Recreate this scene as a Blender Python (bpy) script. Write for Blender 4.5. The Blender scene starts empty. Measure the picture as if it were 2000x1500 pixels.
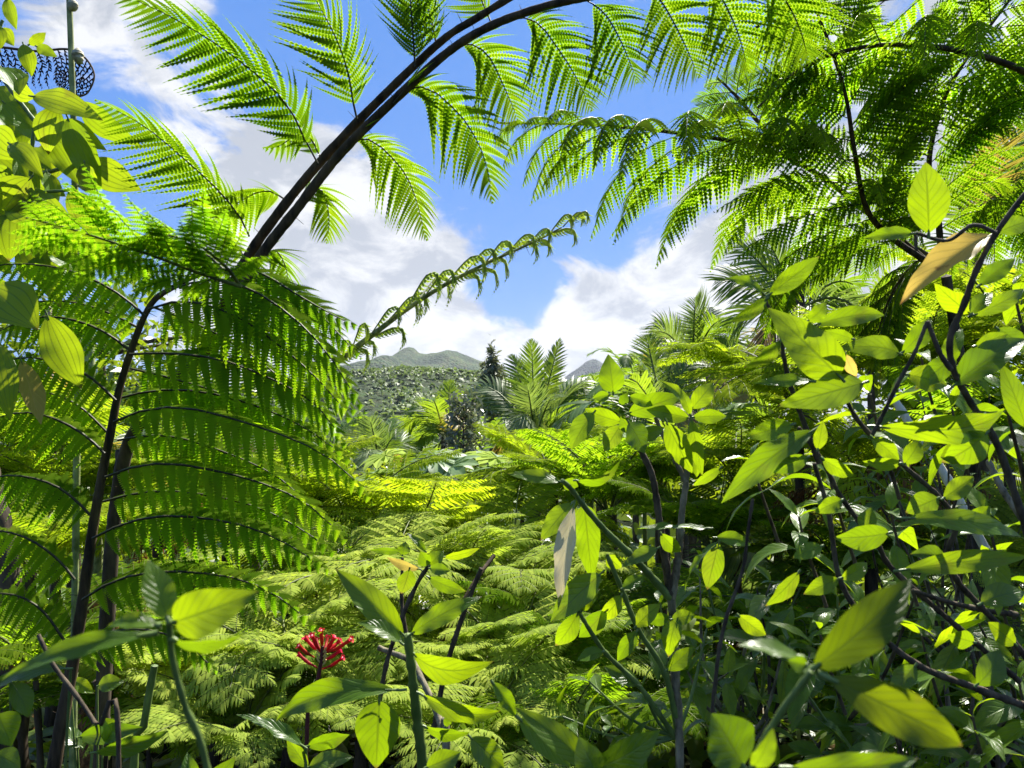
import bpy, math, random
import numpy as np
from mathutils import Vector

# ------------------------------------------------------------------ camera, sky, sun, exposure
scene = bpy.context.scene
CAM = np.array([0.0, 0.0, 1.6]); FPX = 1500.0
PITCH = math.radians(2.7)
RIGHT = np.array([1.0, 0, 0]); FWD = np.array([0, math.cos(PITCH), math.sin(PITCH)]); UP = np.array([0, -math.sin(PITCH), math.cos(PITCH)])
cd = bpy.data.cameras.new('camera'); cam = bpy.data.objects.new('camera', cd); scene.collection.objects.link(cam)
cam.location = CAM; cam.rotation_euler = (math.pi/2 + PITCH, 0, 0)
cd.sensor_width = 36.0; cd.lens = 27.0; cd.clip_start = 0.02; cd.clip_end = 20000
cd.dof.use_dof = True; cd.dof.focus_distance = 2.6; cd.dof.aperture_fstop = 11.5
scene.camera = cam

SUN_EL, SUN_AZ = math.radians(53), math.radians(30)      # azimuth from the view axis towards the right
SUN_DIR = np.array([math.cos(SUN_EL)*math.sin(SUN_AZ), math.cos(SUN_EL)*math.cos(SUN_AZ), math.sin(SUN_EL)])
sl = bpy.data.lights.new('sun', 'SUN'); sl.energy = 5.0; sl.angle = math.radians(0.5); sl.color = (1.0, 0.95, 0.86)
sun = bpy.data.objects.new('sun', sl); scene.collection.objects.link(sun)
sun.rotation_euler = Vector(-SUN_DIR).to_track_quat('-Z', 'Y').to_euler()

scene.view_settings.view_transform = 'Standard'; scene.view_settings.look = 'None'
scene.view_settings.exposure = 1.55; scene.view_settings.gamma = 1.0
scene.cycles.max_bounces = 8; scene.cycles.diffuse_bounces = 5; scene.cycles.glossy_bounces = 2
scene.cycles.transmission_bounces = 5; scene.cycles.transparent_max_bounces = 4; scene.cycles.volume_bounces = 0
scene.cycles.use_adaptive_sampling = True; scene.cycles.adaptive_threshold = 0.015
scene.cycles.sample_clamp_indirect = 6.0

def pix(px, py, d):
    """a point of the place at depth d along the view axis"""
    return CAM + d*(FWD + (px-1000)/FPX*RIGHT + (750-py)/FPX*UP)
def pixs(L, d0, d1=None):
    d1 = d0 if d1 is None else d1
    n = len(L); return np.array([pix(p[0], p[1], p[2] if len(p) > 2 else d0+(d1-d0)*i/max(1, n-1)) for i, p in enumerate(L)])

def build_world():
    w = bpy.data.worlds.new('World'); scene.world = w; w.use_nodes = True
    nt = w.node_tree; nt.nodes.clear(); N = nt.nodes.new; L = nt.links.new
    out = N('ShaderNodeOutputWorld'); bg = N('ShaderNodeBackground'); L(bg.outputs[0], out.inputs[0])
    sky = N('ShaderNodeTexSky'); sky.sky_type = 'NISHITA'; sky.sun_disc = False
    sky.sun_elevation = SUN_EL; sky.sun_rotation = SUN_AZ; sky.altitude = 600; sky.air_density = 1.0; sky.dust_density = 0.2; sky.ozone_density = 3.0
    geo = N('ShaderNodeTexCoord')
    def math_(op, a, b=None, c=None):
        n = N('ShaderNodeMath'); n.operation = op
        for i, v in enumerate((a, b, c)):
            if v is None: continue
            if isinstance(v, (int, float)): n.inputs[i].default_value = v
            else: L(v, n.inputs[i])
        return n.outputs[0]
    blobs = [  # direction (as seen from the look-out), angular size, weight
        (750, 520, 10.0, 0.75), (620, 620, 8, 0.5), (860, 620, 7, 0.42), (1080, 660, 8, 0.6), (1300, 600, 9, 0.62), (1420, 520, 6, 0.5), (1420, 700, 9, .4),
        (1700, 430, 10, 0.55), (1850, 120, 12, 0.34), (330, 170, 6, 0.20), (400, 40, 4, 0.12), (480, 330, 6, 0.26), (170, 30, 6, 0.22), (120, 130, 5, .16), (420, 470, 5, .2),
        (560, 110, 7, -0.5), (290, 390, 5, -0.4), (230, 250, 3, -.2), (60, 60, 5, -.2), (1030, 330, 10, -0.6), (1230, 440, 7, -0.5), (980, 585, 3.6, -0.8), (1010, 520, 4, -.3), (880, 260, 7, -.35), (1130, 560, 3.2, .12), (1450, 160, 8, -.3)]
    acc = None
    for px, py, deg, wt in blobs:
        v = pix(px, py, 1.0)-CAM; v /= np.linalg.norm(v)
        d = N('ShaderNodeVectorMath'); d.operation = 'DOT_PRODUCT'; L(geo.outputs['Generated'], d.inputs[0]); d.inputs[1].default_value = v
        k = 1.0/(1-math.cos(math.radians(deg)))
        e = math_('EXPONENT', math_('MULTIPLY', math_('SUBTRACT', d.outputs['Value'], 1.0), k))
        acc = math_('MULTIPLY', e, wt) if acc is None else math_('MULTIPLY_ADD', e, wt, acc)
    def noise(scale, detail, rough, dist=0.0, stretch=(1, 1, 1.6)):
        m = N('ShaderNodeMapping'); m.inputs['Scale'].default_value = stretch; L(geo.outputs['Generated'], m.inputs[0])
        n = N('ShaderNodeTexNoise'); n.inputs['Scale'].default_value = scale; n.inputs['Detail'].default_value = detail
        n.inputs['Roughness'].default_value = rough; n.inputs['Distortion'].default_value = dist; L(m.outputs[0], n.inputs['Vector']); return n.outputs['Fac']
    nz = noise(6.0, 10, 0.62, 0.5); nb = noise(2.2, 4, 0.5)
    f = math_('ADD', acc, math_('MULTIPLY_ADD', nz, 2.7, -1.09))
    f = math_('ADD', f, math_('MULTIPLY_ADD', nb, 0.3, -0.15))
    mr = N('ShaderNodeMapRange'); mr.interpolation_type = 'SMOOTHSTEP'; L(f, mr.inputs[0]); mr.inputs[1].default_value = 0.22; mr.inputs[2].default_value = 0.62
    sh = noise(9.0, 8, 0.6, 0.4)
    cr = N('ShaderNodeValToRGB'); L(sh, cr.inputs[0])
    cr.color_ramp.elements[0].position = 0.42; cr.color_ramp.elements[0].color = (0.185, 0.20, 0.228, 1)
    cr.color_ramp.elements[1].position = 0.56; cr.color_ramp.elements[1].color = (0.32, 0.325, 0.335, 1)
    sc_ = N('ShaderNodeVectorMath'); sc_.operation = 'SCALE'; L(sky.outputs[0], sc_.inputs[0]); sc_.inputs['Scale'].default_value = 0.055
    hs = N('ShaderNodeMix'); hs.data_type = 'RGBA'; hs.inputs[0].default_value = .78; L(sc_.outputs[0], hs.inputs[6]); hs.inputs[7].default_value = (.021, .096, .30, 1)   # deep tropical blue
    mx = N('ShaderNodeMix'); mx.data_type = 'RGBA'; L(mr.outputs[0], mx.inputs[0]); L(hs.outputs[2], mx.inputs[6]); L(cr.outputs[0], mx.inputs[7])
    L(mx.outputs[2], bg.inputs[0]); bg.inputs[1].default_value = 1.0
    w.cycles.sampling_method = 'MANUAL'; w.cycles.sample_map_resolution = 1024
build_world()

# ------------------------------------------------------------------ helpers
rnd = random.Random(7)
ORG = {}
def nrm(v): return v/np.maximum(np.linalg.norm(v, axis=-1, keepdims=True), 1e-9)
class MB:
    """collects quads; build() links them as ONE mesh object"""
    def __init__(s): s.V = []; s.F = []; s.U = []; s.M = []; s.n = 0
    def add(s, V, F, U=None, m=0):
        V = np.asarray(V, float).reshape(-1, 3); F = np.asarray(F, np.int64).reshape(-1, 4)
        U = np.zeros_like(V) if U is None else np.asarray(U, float).reshape(-1, 3)
        s.V.append(V); s.F.append(F+s.n); s.U.append(U); s.M.append(np.full(len(F), m)); s.n += len(V)
    def mesh(s, name, mats, origin=(0, 0, 0), smooth=True):
        V = np.concatenate(s.V)-np.asarray(origin, float); F = np.concatenate(s.F); U = np.concatenate(s.U); M = np.concatenate(s.M)
        me = bpy.data.meshes.new(name); nf = len(F)
        me.vertices.add(len(V)); me.vertices.foreach_set('co', V.ravel())
        me.loops.add(nf*4); me.loops.foreach_set('vertex_index', F.ravel().astype(np.int32))
        me.polygons.add(nf); me.polygons.foreach_set('loop_start', np.arange(0, nf*4, 4, dtype=np.int32))
        me.polygons.foreach_set('material_index', M.astype(np.int32)); me.polygons.foreach_set('use_smooth', np.full(nf, smooth))
        a = me.attributes.new('uvc', 'FLOAT_VECTOR', 'POINT'); a.data.foreach_set('vector', U.ravel())
        for m in (mats if isinstance(mats, (list, tuple)) else [mats]): me.materials.append(m)
        me.update(calc_edges=True); return me
def link(name, data, parent=None, origin=(0, 0, 0)):
    o = bpy.data.objects.new(name, data); scene.collection.objects.link(o); origin = np.asarray(origin, float); ORG[o] = origin
    if parent is not None: o.parent = parent; origin = origin-ORG[parent]
    o.location = origin; return o
def part(name, mb, mats, parent=None, origin=None, smooth=True):
    if origin is None: origin = ORG[parent] if parent is not None else np.zeros(3)
    return link(name, mb.mesh(name, mats, origin, smooth), parent, origin)
def tag(o, label=None, cat=None, group=None, kind=None):
    for k, v in (('label', label), ('category', cat), ('group', group), ('kind', kind)):
        if v: o[k] = v
    return o
def thing(name, loc, label, cat, group=None):
    return tag(link(name, None, None, loc), label, cat, group)

def spline(P, n):
    """Catmull-Rom through the points, resampled evenly to n"""
    P = np.asarray(P, float)
    if len(P) == 2: return P[0]+(P[1]-P[0])*np.linspace(0, 1, n)[:, None]
    Q = np.vstack([2*P[0]-P[1], P, 2*P[-1]-P[-2]]); out = []
    for i in range(1, len(Q)-2):
        t = np.linspace(0, 1, 12, endpoint=False)[:, None]; a, b, c, d = Q[i-1], Q[i], Q[i+1], Q[i+2]
        out.append(0.5*(2*b+(c-a)*t+(2*a-5*b+4*c-d)*t*t+(3*b-a-3*c+d)*t**3))
    out = np.vstack(out+[P[-1:]]); s = np.r_[0, np.cumsum(np.linalg.norm(np.diff(out, axis=0), axis=1))]
    u = np.linspace(0, s[-1], n); return np.stack([np.interp(u, s, out[:, k]) for k in range(3)], 1)
def at(C, t):
    t = np.atleast_1d(t); x = np.linspace(0, 1, len(C)); p = np.stack([np.interp(t, x, C[:, k]) for k in range(3)], -1)
    T = np.gradient(C, axis=0); return p, nrm(np.stack([np.interp(t, x, T[:, k]) for k in range(3)], -1))
def tube(mb, P, R, k=7, m=0, n=None, wob=0.0, seed=0, knots=0):
    C = spline(P, n or max(6, 5*len(P))); r = np.interp(np.linspace(0, 1, len(C)), np.linspace(0, 1, len(R)), R)
    if wob: r = r*(1+wob*np.random.default_rng(seed).normal(size=len(C)))
    if knots:
        ph = (np.linspace(0, knots, len(C)) % 1.0); r = r*(1+0.22*np.exp(-((ph-.5)/.12)**2))
    T = nrm(np.gradient(C, axis=0)); ref = np.array([0.31, 0.22, 0.93]) if abs(T[0][2]) < .9 else np.array([1.0, .1, 0])
    A = nrm(np.cross(T, ref)); B = np.cross(T, A); th = np.linspace(0, 2*math.pi, k, endpoint=False)
    V = C[:, None]+r[:, None, None]*(np.cos(th)[None, :, None]*A[:, None]+np.sin(th)[None, :, None]*B[:, None])
    i = np.arange(len(C)-1)[:, None]*k; j = np.arange(k)[None]; j2 = (j+1) % k
    F = np.stack([i+j, i+j2, i+k+j2, i+k+j], -1)
    U = np.zeros_like(V); U[..., 0] = np.linspace(0, 1, k)[None]; U[..., 1] = np.linspace(0, 1, len(C))[:, None]
    mb.add(V, F, U, m)
    if r[-1] > .0015:   # close the end
        c = C[-1]+T[-1]*r[-1]*.5; e = V[-1]
        for q in range(0, k-1, 2): mb.add([c, e[q], e[q+1], e[(q+2) % k]], [[0, 1, 2, 3]], None, m)

# ---- blade templates: (s along, w across) vertices and quads
def tpl_comb(m, lean=0.35):
    V = []; F = []
    for sd in (-1, 1):
        for i in range(m):
            a, b = i/m, (i+1)/m; c = (a+b)/2; pr = (0.45+0.55*min(1, c/0.10))*(1-c**1.5)**1.0
            n0 = len(V); V += [(a+.04/m, 0), (a+(0.26+lean)/m, sd*pr), (b-(0.34-lean)/m, sd*pr*.90), (b-.16/m, 0)]; F.append((n0, n0+1, n0+2, n0+3) if sd < 0 else (n0+3, n0+2, n0+1, n0))
            n0 = len(V); core = 0.52*pr; V += [(a, 0), (a, sd*core), (b, sd*core*.96), (b, 0)]; F.append((n0, n0+1, n0+2, n0+3) if sd < 0 else (n0+3, n0+2, n0+1, n0))
    return np.array(V, float), np.array(F)
def tpl_blade(ss=(0, .18, .5, .8, 1), ww=(.45, 1, .9, .5, .03)):
    V = []; F = []; n = len(ss)
    for s_, w_ in zip(ss, ww): V += [(s_, -w_), (s_, 0), (s_, w_)]
    for i in range(n-1):
        a = 3*i; F += [(a, a+3, a+4, a+1), (a+1, a+4, a+5, a+2)]
    return np.array(V, float), np.array(F)
TPL = {'fine': tpl_comb(17), 'mid': tpl_comb(9), 'low': tpl_comb(5, .3), 'blade': tpl_blade(), 'strip': tpl_blade((0, .3, .65, 1), (.6, 1, .8, .05)),
       'quad': (np.array([(0, -.5), (0, .5), (.45, 1.), (.45, -1.), (1, .06), (1, -.06)], float), np.array([(0, 3, 2, 1), (3, 5, 4, 2)]))}

def feather(mb, C, up, n, wid, ang=66, fold=14, hang=0.0, tpl='mid', fat=0.46, bare=0.06, seed=0, m=0, rm=1, rad=0.0025,
            curl=0.25, sweep=0.15, taper=1.7, peak=.28, jit=4, angend=34, alive=1.0, rk=4, basew=.62, near=0.0):
    """a midrib along C with n pairs of blades: a fern pinna, a palm frond, a far fern frond's branch"""
    rg = np.random.default_rng(seed); C = np.asarray(C, float)
    if len(C) < 12: C = spline(C, 20)
    L = np.linalg.norm(np.diff(C, axis=0), axis=1).sum()
    t0 = bare+(0.995-bare)*np.linspace(0, 1, n)
    ts = np.concatenate([t0, t0+.35/n*(1-bare)]).clip(0, .999); sd = np.r_[-np.ones(n), np.ones(n)]
    if alive < 1: k = rg.random(2*n) < alive; ts = ts[k]; sd = sd[k]
    p, T = at(C, ts); up = np.broadcast_to(np.asarray(up, float), T.shape)
    Nn = nrm(up-(up*T).sum(-1, keepdims=True)*T); S = np.cross(T, Nn)
    u = ((ts-bare)/(1-bare)).clip(0, 1)
    prof = (basew+(1-basew)*(u/peak).clip(0, 1)**.8)*(1-((u-peak)/(1-peak)).clip(0, 1)**taper)*.97+.03
    Lp = wid*prof*(1+rg.normal(size=len(u))*.05)
    a = np.radians(ang+(angend-ang)*u**1.5+rg.normal(size=len(u))*jit)[:, None]; f = np.radians(fold+rg.normal(size=len(u))*jit*1.6)[:, None]
    D = T*np.cos(a)+sd[:, None]*S*np.sin(a)*np.cos(f)-Nn*np.sin(f)*np.sin(a)
    if near:      # the blades on one side droop, those on the other rise a little
        nd = ((np.array([0, -1.0, 0])*D).sum(-1, keepdims=True) > 0); D = np.where(nd, D*(1-near)+np.array([0, 0, -1.0])*near, D+np.array([0, .25, .30]))
    if hang: D = D*(1-hang)+np.array([0, 0, -1.0])*hang
    D = nrm(D); A = nrm(T-(T*D).sum(-1, keepdims=True)*D); A = nrm(A+np.cross(D, A)*rg.normal(size=(len(u), 1))*.13)
    Cc = -Nn*curl+T*sweep+np.array([0, 0, -1.0])*curl*.4
    W = L*(1-bare)/n*fat*(.45+.55*prof)
    tv, tf = TPL[tpl]; s = tv[:, 0][None, :, None]; w = tv[:, 1][None, :, None]
    V = p[:, None]+Lp[:, None, None]*(s*D[:, None]+s*s*Cc[:, None])+W[:, None, None]*w*A[:, None]
    F = tf[None]+(np.arange(len(u))*len(tv))[:, None, None]
    U = np.empty_like(V); U[..., 0] = tv[:, 1][None]; U[..., 1] = tv[:, 0][None]; U[..., 2] = rg.random(len(u))[:, None]
    mb.add(V, F, U, m)
    if rad > 0: tube(mb, C[::max(1, len(C)//8)], [rad, rad*.8, rad*.35], rk, rm, n=10)

# ------------------------------------------------------------------ materials
def new_mat(name):
    m = bpy.data.materials.new(name); m.use_nodes = True; nt = m.node_tree; nt.nodes.clear(); return m, nt, nt.nodes.new, nt.links.new
def leaf_mat(name, base, trans, tm=0.45, rough=0.42, spec=0.35, veins=None, spots=0.0, vary=0.35, back=None, scale=1.0, spotcol=(0.22, 0.14, 0.03)):
    m, nt, N, L = new_mat(name)
    out = N('ShaderNodeOutputMaterial'); at_ = N('ShaderNodeAttribute'); at_.attribute_name = 'uvc'
    sep = N('ShaderNodeSeparateXYZ'); L(at_.outputs['Vector'], sep.inputs[0]); oi = N('ShaderNodeObjectInfo')
    def mt(op, a, b=None, c=None):
        n = N('ShaderNodeMath'); n.operation = op
        for i, v in enumerate((a, b, c)):
            if v is None: continue
            if isinstance(v, (int, float)): n.inputs[i].default_value = v
            else: L(v, n.inputs[i])
        return n.outputs[0]
    tc = N('ShaderNodeTexCoord')
    nz = N('ShaderNodeTexNoise'); nz.inputs['Scale'].default_value = 9*scale; nz.inputs['Detail'].default_value = 3; L(tc.outputs['Object'], nz.inputs['Vector'])
    r = mt('ADD', mt('MULTIPLY_ADD', oi.outputs['Random'], .5, -.25), mt('MULTIPLY_ADD', sep.outputs[2], .5, -.25))
    val = mt('ADD', mt('MULTIPLY_ADD', r, vary*1.6, 1.0), mt('MULTIPLY_ADD', nz.outputs['Fac'], .5, -.25))
    hue = mt('MULTIPLY_ADD', r, -.035, .5)
    bump_h = None; vein = None
    if veins == 'pinnate':
        ax = mt('ABSOLUTE', sep.outputs[0])
        ph = mt('FRACT', mt('MULTIPLY_ADD', ax, -2.3, mt('MULTIPLY', sep.outputs[1], 8.0)))
        side = mt('MULTIPLY', mt('SMOOTH_MIN', mt('ABSOLUTE', mt('SUBTRACT', ph, .5)), .5, .1), 2.0)     # 0 on a vein
        mr = N('ShaderNodeMapRange'); mr.interpolation_type = 'SMOOTHSTEP'; L(side, mr.inputs[0]); mr.inputs[1].default_value = 0.0; mr.inputs[2].default_value = .42; mr.inputs[3].default_value = 1; mr.inputs[4].default_value = 0
        mid = N('ShaderNodeMapRange'); mid.interpolation_type = 'SMOOTHSTEP'; L(ax, mid.inputs[0]); mid.inputs[1].default_value = .02; mid.inputs[2].default_value = .09; mid.inputs[3].default_value = 1; mid.inputs[4].default_value = 0
        vein = mt('MAXIMUM', mid.outputs[0], mt('MULTIPLY', mr.outputs[0], .5)); bump_h = mt('ADD', mt('MULTIPLY', vein, -1.0), mt('MULTIPLY', nz.outputs['Fac'], .5))
    elif veins == 'ribbed':
        ax = mt('ABSOLUTE', sep.outputs[0])
        ph = mt('ABSOLUTE', mt('SUBTRACT', mt('FRACT', mt('MULTIPLY_ADD', ax, 3.0, .5)), .5))
        mr = N('ShaderNodeMapRange'); mr.interpolation_type = 'SMOOTHSTEP'; L(ph, mr.inputs[0]); mr.inputs[1].default_value = .03; mr.inputs[2].default_value = .15; mr.inputs[3].default_value = 1; mr.inputs[4].default_value = 0
        cross = mt('MULTIPLY', mt('SINE', mt('MULTIPLY', sep.outputs[1], 160.0)), .06)
        vein = mt('ADD', mr.outputs[0], cross); bump_h = mt('MULTIPLY', vein, -1.2)
    elif veins == 'mid':
        ax = mt('ABSOLUTE', sep.outputs[0]); mid = N('ShaderNodeMapRange'); L(ax, mid.inputs[0]); mid.inputs[1].default_value = .05; mid.inputs[2].default_value = .25; mid.inputs[3].default_value = 1; mid.inputs[4].default_value = 0
        vein = mid.outputs[0]
    def shade(col, veincol, f):
        h = N('ShaderNodeHueSaturation'); h.inputs['Color'].default_value = (*col, 1); L(hue, h.inputs['Hue']); L(val, h.inputs['Value']); o = h.outputs[0]
        if vein is not None:
            x = N('ShaderNodeMix'); x.data_type = 'RGBA'; L(mt('MULTIPLY', vein, f), x.inputs[0]); L(o, x.inputs[6]); x.inputs[7].default_value = (*veincol, 1); o = x.outputs[2]
        if spots:
            n2 = N('ShaderNodeTexNoise'); n2.inputs['Scale'].default_value = 26*scale; n2.inputs['Detail'].default_value = 4; L(tc.outputs['Object'], n2.inputs['Vector'])
            q = N('ShaderNodeMapRange'); L(n2.outputs['Fac'], q.inputs[0]); q.inputs[1].default_value = .61; q.inputs[2].default_value = .68; q.inputs[3].default_value = 0; q.inputs[4].default_value = spots
            x = N('ShaderNodeMix'); x.data_type = 'RGBA'; L(q.outputs[0], x.inputs[0]); L(o, x.inputs[6]); x.inputs[7].default_value = (*spotcol, 1); o = x.outputs[2]
        return o
    _S = shade
    def shade(col, veincol, f):
        o = _S(col, veincol, f)
        if veins in ('pinnate', 'ribbed'):
            q = N('ShaderNodeMapRange'); q.interpolation_type = 'SMOOTHSTEP'; L(mt('ADD', sep.outputs[1], mt('MULTIPLY_ADD', nz.outputs['Fac'], .16, -.08)), q.inputs[0]); q.inputs[1].default_value = .93; q.inputs[2].default_value = 1.0; q.inputs[3].default_value = 0; q.inputs[4].default_value = .85
            x = N('ShaderNodeMix'); x.data_type = 'RGBA'; L(mt('MULTIPLY', q.outputs[0], mt('GREATER_THAN', sep.outputs[2], .55)), x.inputs[0]); L(o, x.inputs[6]); x.inputs[7].default_value = (*spotcol, 1); o = x.outputs[2]
        return o
    vb = tuple(min(1, c*1.8+.03) for c in base); vt = tuple(c*.5 for c in trans)
    if spec < .2:
        p = N('ShaderNodeBsdfDiffuse'); L(shade(base, vb, .6), p.inputs['Color'])
    else:
        p = N('ShaderNodeBsdfPrincipled'); L(shade(base, vb, .6), p.inputs['Base Color']); p.inputs['Roughness'].default_value = rough; p.inputs['Specular IOR Level'].default_value = spec
    if bump_h is not None:
        b = N('ShaderNodeBump'); b.inputs['Strength'].default_value = .5; b.inputs['Distance'].default_value = .002; L(bump_h, b.inputs['Height']); L(b.outputs[0], p.inputs['Normal'])
    tr = N('ShaderNodeBsdfTranslucent'); L(shade(trans, vt, .85 if veins == 'ribbed' else .8), tr.inputs['Color'])
    mx = N('ShaderNodeMixShader'); mx.inputs[0].default_value = tm; L(p.outputs[0], mx.inputs[1]); L(tr.outputs[0], mx.inputs[2]); L(mx.outputs[0], out.inputs[0]); return m
def bark_mat(name, c0, c1, scale=30, stretch=(1, 1, .25), rough=.8, bump=.6, spec=.2):
    m, nt, N, L = new_mat(name); out = N('ShaderNodeOutputMaterial'); p = N('ShaderNodeBsdfPrincipled'); L(p.outputs[0], out.inputs[0])
    tc = N('ShaderNodeTexCoord'); mp = N('ShaderNodeMapping'); mp.inputs['Scale'].default_value = stretch; L(tc.outputs['Object'], mp.inputs[0])
    n = N('ShaderNodeTexNoise'); n.inputs['Scale'].default_value = scale; n.inputs['Detail'].default_value = 6; n.inputs['Roughness'].default_value = .65; L(mp.outputs[0], n.inputs['Vector'])
    cr = N('ShaderNodeValToRGB'); L(n.outputs['Fac'], cr.inputs[0]); cr.color_ramp.elements[0].position = .36; cr.color_ramp.elements[0].color = (*c0, 1)
    cr.color_ramp.elements[1].position = .66; cr.color_ramp.elements[1].color = (*c1, 1); L(cr.outputs[0], p.inputs['Base Color'])
    p.inputs['Roughness'].default_value = rough; p.inputs['Specular IOR Level'].default_value = spec
    b = N('ShaderNodeBump'); b.inputs['Strength'].default_value = bump; b.inputs['Distance'].default_value = .004; L(n.outputs['Fac'], b.inputs['Height']); L(b.outputs[0], p.inputs['Normal']); return m
M = {}
M['fern'] = leaf_mat('fern_green', (.085, .135, .010), (.33, .53, .010), .52, .62, .06, None, .15)
M['fern_glow'] = leaf_mat('fern_glow_green', (.09, .145, .010), (.38, .62, .012), .64, .62, .06, None, .12)  # fern green made brighter and more translucent: backlit glow put into the colour
M['fern_young'] = leaf_mat('fern_yellow_green', (.19, .26, .016), (.40, .54, .012), .50, .65, .08, None, .25, spotcol=(.3, .2, .03))
M['fern_dark'] = leaf_mat('fern_deep_green', (.035, .085, .018), (.20, .42, .03), .42, .42, .4, None, .2)
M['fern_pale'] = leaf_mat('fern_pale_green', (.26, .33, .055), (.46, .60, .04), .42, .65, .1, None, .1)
M['fern_dead'] = leaf_mat('dead_fern_brown', (.14, .075, .03), (.22, .10, .03), .3, .8, .1)
M['fern_black'] = leaf_mat('withered_black', (.012, .010, .009), (.02, .015, .01), .1, .8, .1)
M['leaf'] = leaf_mat('shrub_leaf', (.075, .15, .012), (.29, .43, .004), .52, .34, .40, 'pinnate', .2)
M['leaf_blue'] = leaf_mat('shrub_leaf_old', (.055, .11, .018), (.25, .39, .005), .46, .32, .45, 'pinnate', .2)
M['leaf_olive'] = leaf_mat('shrub_leaf_shaded', (.06, .10, .010), (.15, .215, .003), .50, .42, .22, 'pinnate', .35)  # shrub leaf darkened, less translucent: the near leaves' shade is painted into it
M['leaf_yellow'] = leaf_mat('yellowed_leaf', (.40, .30, .07), (.62, .46, .08), .45, .5, .3, 'pinnate', .9, spotcol=(.16, .05, .02))
M['leaf_dry'] = leaf_mat('dry_leaf', (.56, .52, .36), (.50, .45, .22), .35, .7, .2, 'pinnate', .3)
M['leaf_rib'] = leaf_mat('ribbed_leaf', (.08, .17, .018), (.34, .46, .008), .50, .42, .3, 'ribbed', .35, scale=.6)
M['leaf_small'] = leaf_mat('small_leaf', (.075, .12, .015), (.33, .44, .012), .4, .35, .5, 'mid')
M['leaf_dusky'] = leaf_mat('dusky_small_leaf', (.15, .16, .095), (.20, .23, .09), .25, .3, .7)
M['lobed'] = leaf_mat('lobed_leaf', (.15, .23, .09), (.38, .52, .10), .38, .5, .35, 'mid')
M['palm'] = leaf_mat('palm_green', (.06, .115, .018), (.30, .46, .02), .42, .42, .25, 'mid')
M['palm_old'] = leaf_mat('palm_yellowing', (.20, .17, .04), (.48, .36, .05), .42, .42, .4, 'mid')
M['palm_dry'] = leaf_mat('palm_dry', (.22, .17, .10), (.25, .17, .08), .3, .7, .2, 'mid')
M['palm_grey'] = leaf_mat('palm_grey_green', (.12, .165, .065), (.30, .42, .06), .36, .45, .25, 'mid')
M['far_palm'] = leaf_mat('far_palm', (.10, .14, .055), (.17, .25, .05), .28, .55, .3, None, 0, 1.1)
M['stipe_dark'] = bark_mat('dark_stipe', (.018, .013, .008), (.11, .075, .038), 40, (1, 1, .15))
M['stipe_green'] = bark_mat('green_stipe', (.05, .07, .015), (.16, .20, .05), 30, (1, 1, .3), .5, .2)
M['stipe_pale'] = bark_mat('mottled_stipe', (.05, .07, .02), (.36, .38, .16), 22, (1, 1, .5), .5, .2)
M['midrib'] = bark_mat('fern_midrib', (.05, .06, .015), (.13, .16, .03), 30, (1, 1, 1), .5, .1)
M['midrib_dark'] = bark_mat('fern_midrib_dark', (.018, .016, .008), (.06, .06, .02), 30, (1, 1, 1), .5, .1)
M['twig'] = bark_mat('dark_twig', (.03, .022, .014), (.13, .10, .065), 60, (1, 1, .4))
M['branch_pale'] = bark_mat('pale_branch', (.07, .06, .035), (.30, .26, .17), 45, (1, 1, .4))
M['stem_green'] = bark_mat('green_stem', (.06, .10, .02), (.17, .24, .06), 20, (1, 1, .3), .45, .15, .4)
M['bark'] = bark_mat('trunk_bark', (.02, .015, .010), (.10, .075, .05), 24)
M['bark_pink'] = bark_mat('pinkish_bark', (.30, .20, .17), (.58, .44, .40), 26)
M['bark_lime'] = bark_mat('lime_bark', (.10, .13, .04), (.34, .38, .16), 30, (1, 1, .6))
M['fibre'] = bark_mat('rusty_fibre', (.05, .022, .009), (.30, .14, .05), 60, (1, 1, .2), .9, 1.0)
M['bud'] = bark_mat('pale_bud', (.30, .26, .16), (.56, .52, .36), 40, (1, 1, 1), .7)
M['cane'] = bark_mat('pale_cane', (.42, .38, .24), (.72, .68, .50), 30, (1, 1, .2), .4, .1, .4)
M['red'] = leaf_mat('red_petal', (.62, .012, .030), (.75, .03, .06), .3, .5, .3)
M['pink'] = bark_mat('pink_mouth', (.80, .25, .42), (.88, .50, .62), 40, (1, 1, 1), .5, .05)
M['red_stem'] = bark_mat('maroon_stem', (.07, .02, .02), (.18, .05, .04), 30)
M['yellow_bud'] = bark_mat('yellow_bud', (.5, .38, .10), (.7, .55, .2), 30, (1, 1, 1), .5, .05)
def soil_mat():
    m, nt, N, L = new_mat('forest_floor'); out = N('ShaderNodeOutputMaterial'); p = N('ShaderNodeBsdfPrincipled'); L(p.outputs[0], out.inputs[0])
    tc = N('ShaderNodeTexCoord'); n = N('ShaderNodeTexNoise'); n.inputs['Scale'].default_value = 3.0; n.inputs['Detail'].default_value = 9; n.inputs['Roughness'].default_value = .7; L(tc.outputs['Object'], n.inputs['Vector'])
    cr = N('ShaderNodeValToRGB'); L(n.outputs['Fac'], cr.inputs[0]); e = cr.color_ramp.elements
    e[0].position = .35; e[0].color = (.006, .008, .004, 1); e[1].position = .7; e[1].color = (.030, .027, .014, 1); x = e.new(.52); x.color = (.010, .016, .006, 1)
    L(cr.outputs[0], p.inputs['Base Color']); p.inputs['Roughness'].default_value = .95; p.inputs['Specular IOR Level'].default_value = .02
    b = N('ShaderNodeBump'); b.inputs['Distance'].default_value = .05; L(n.outputs['Fac'], b.inputs['Height']); L(b.outputs[0], p.inputs['Normal']); return m
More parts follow.
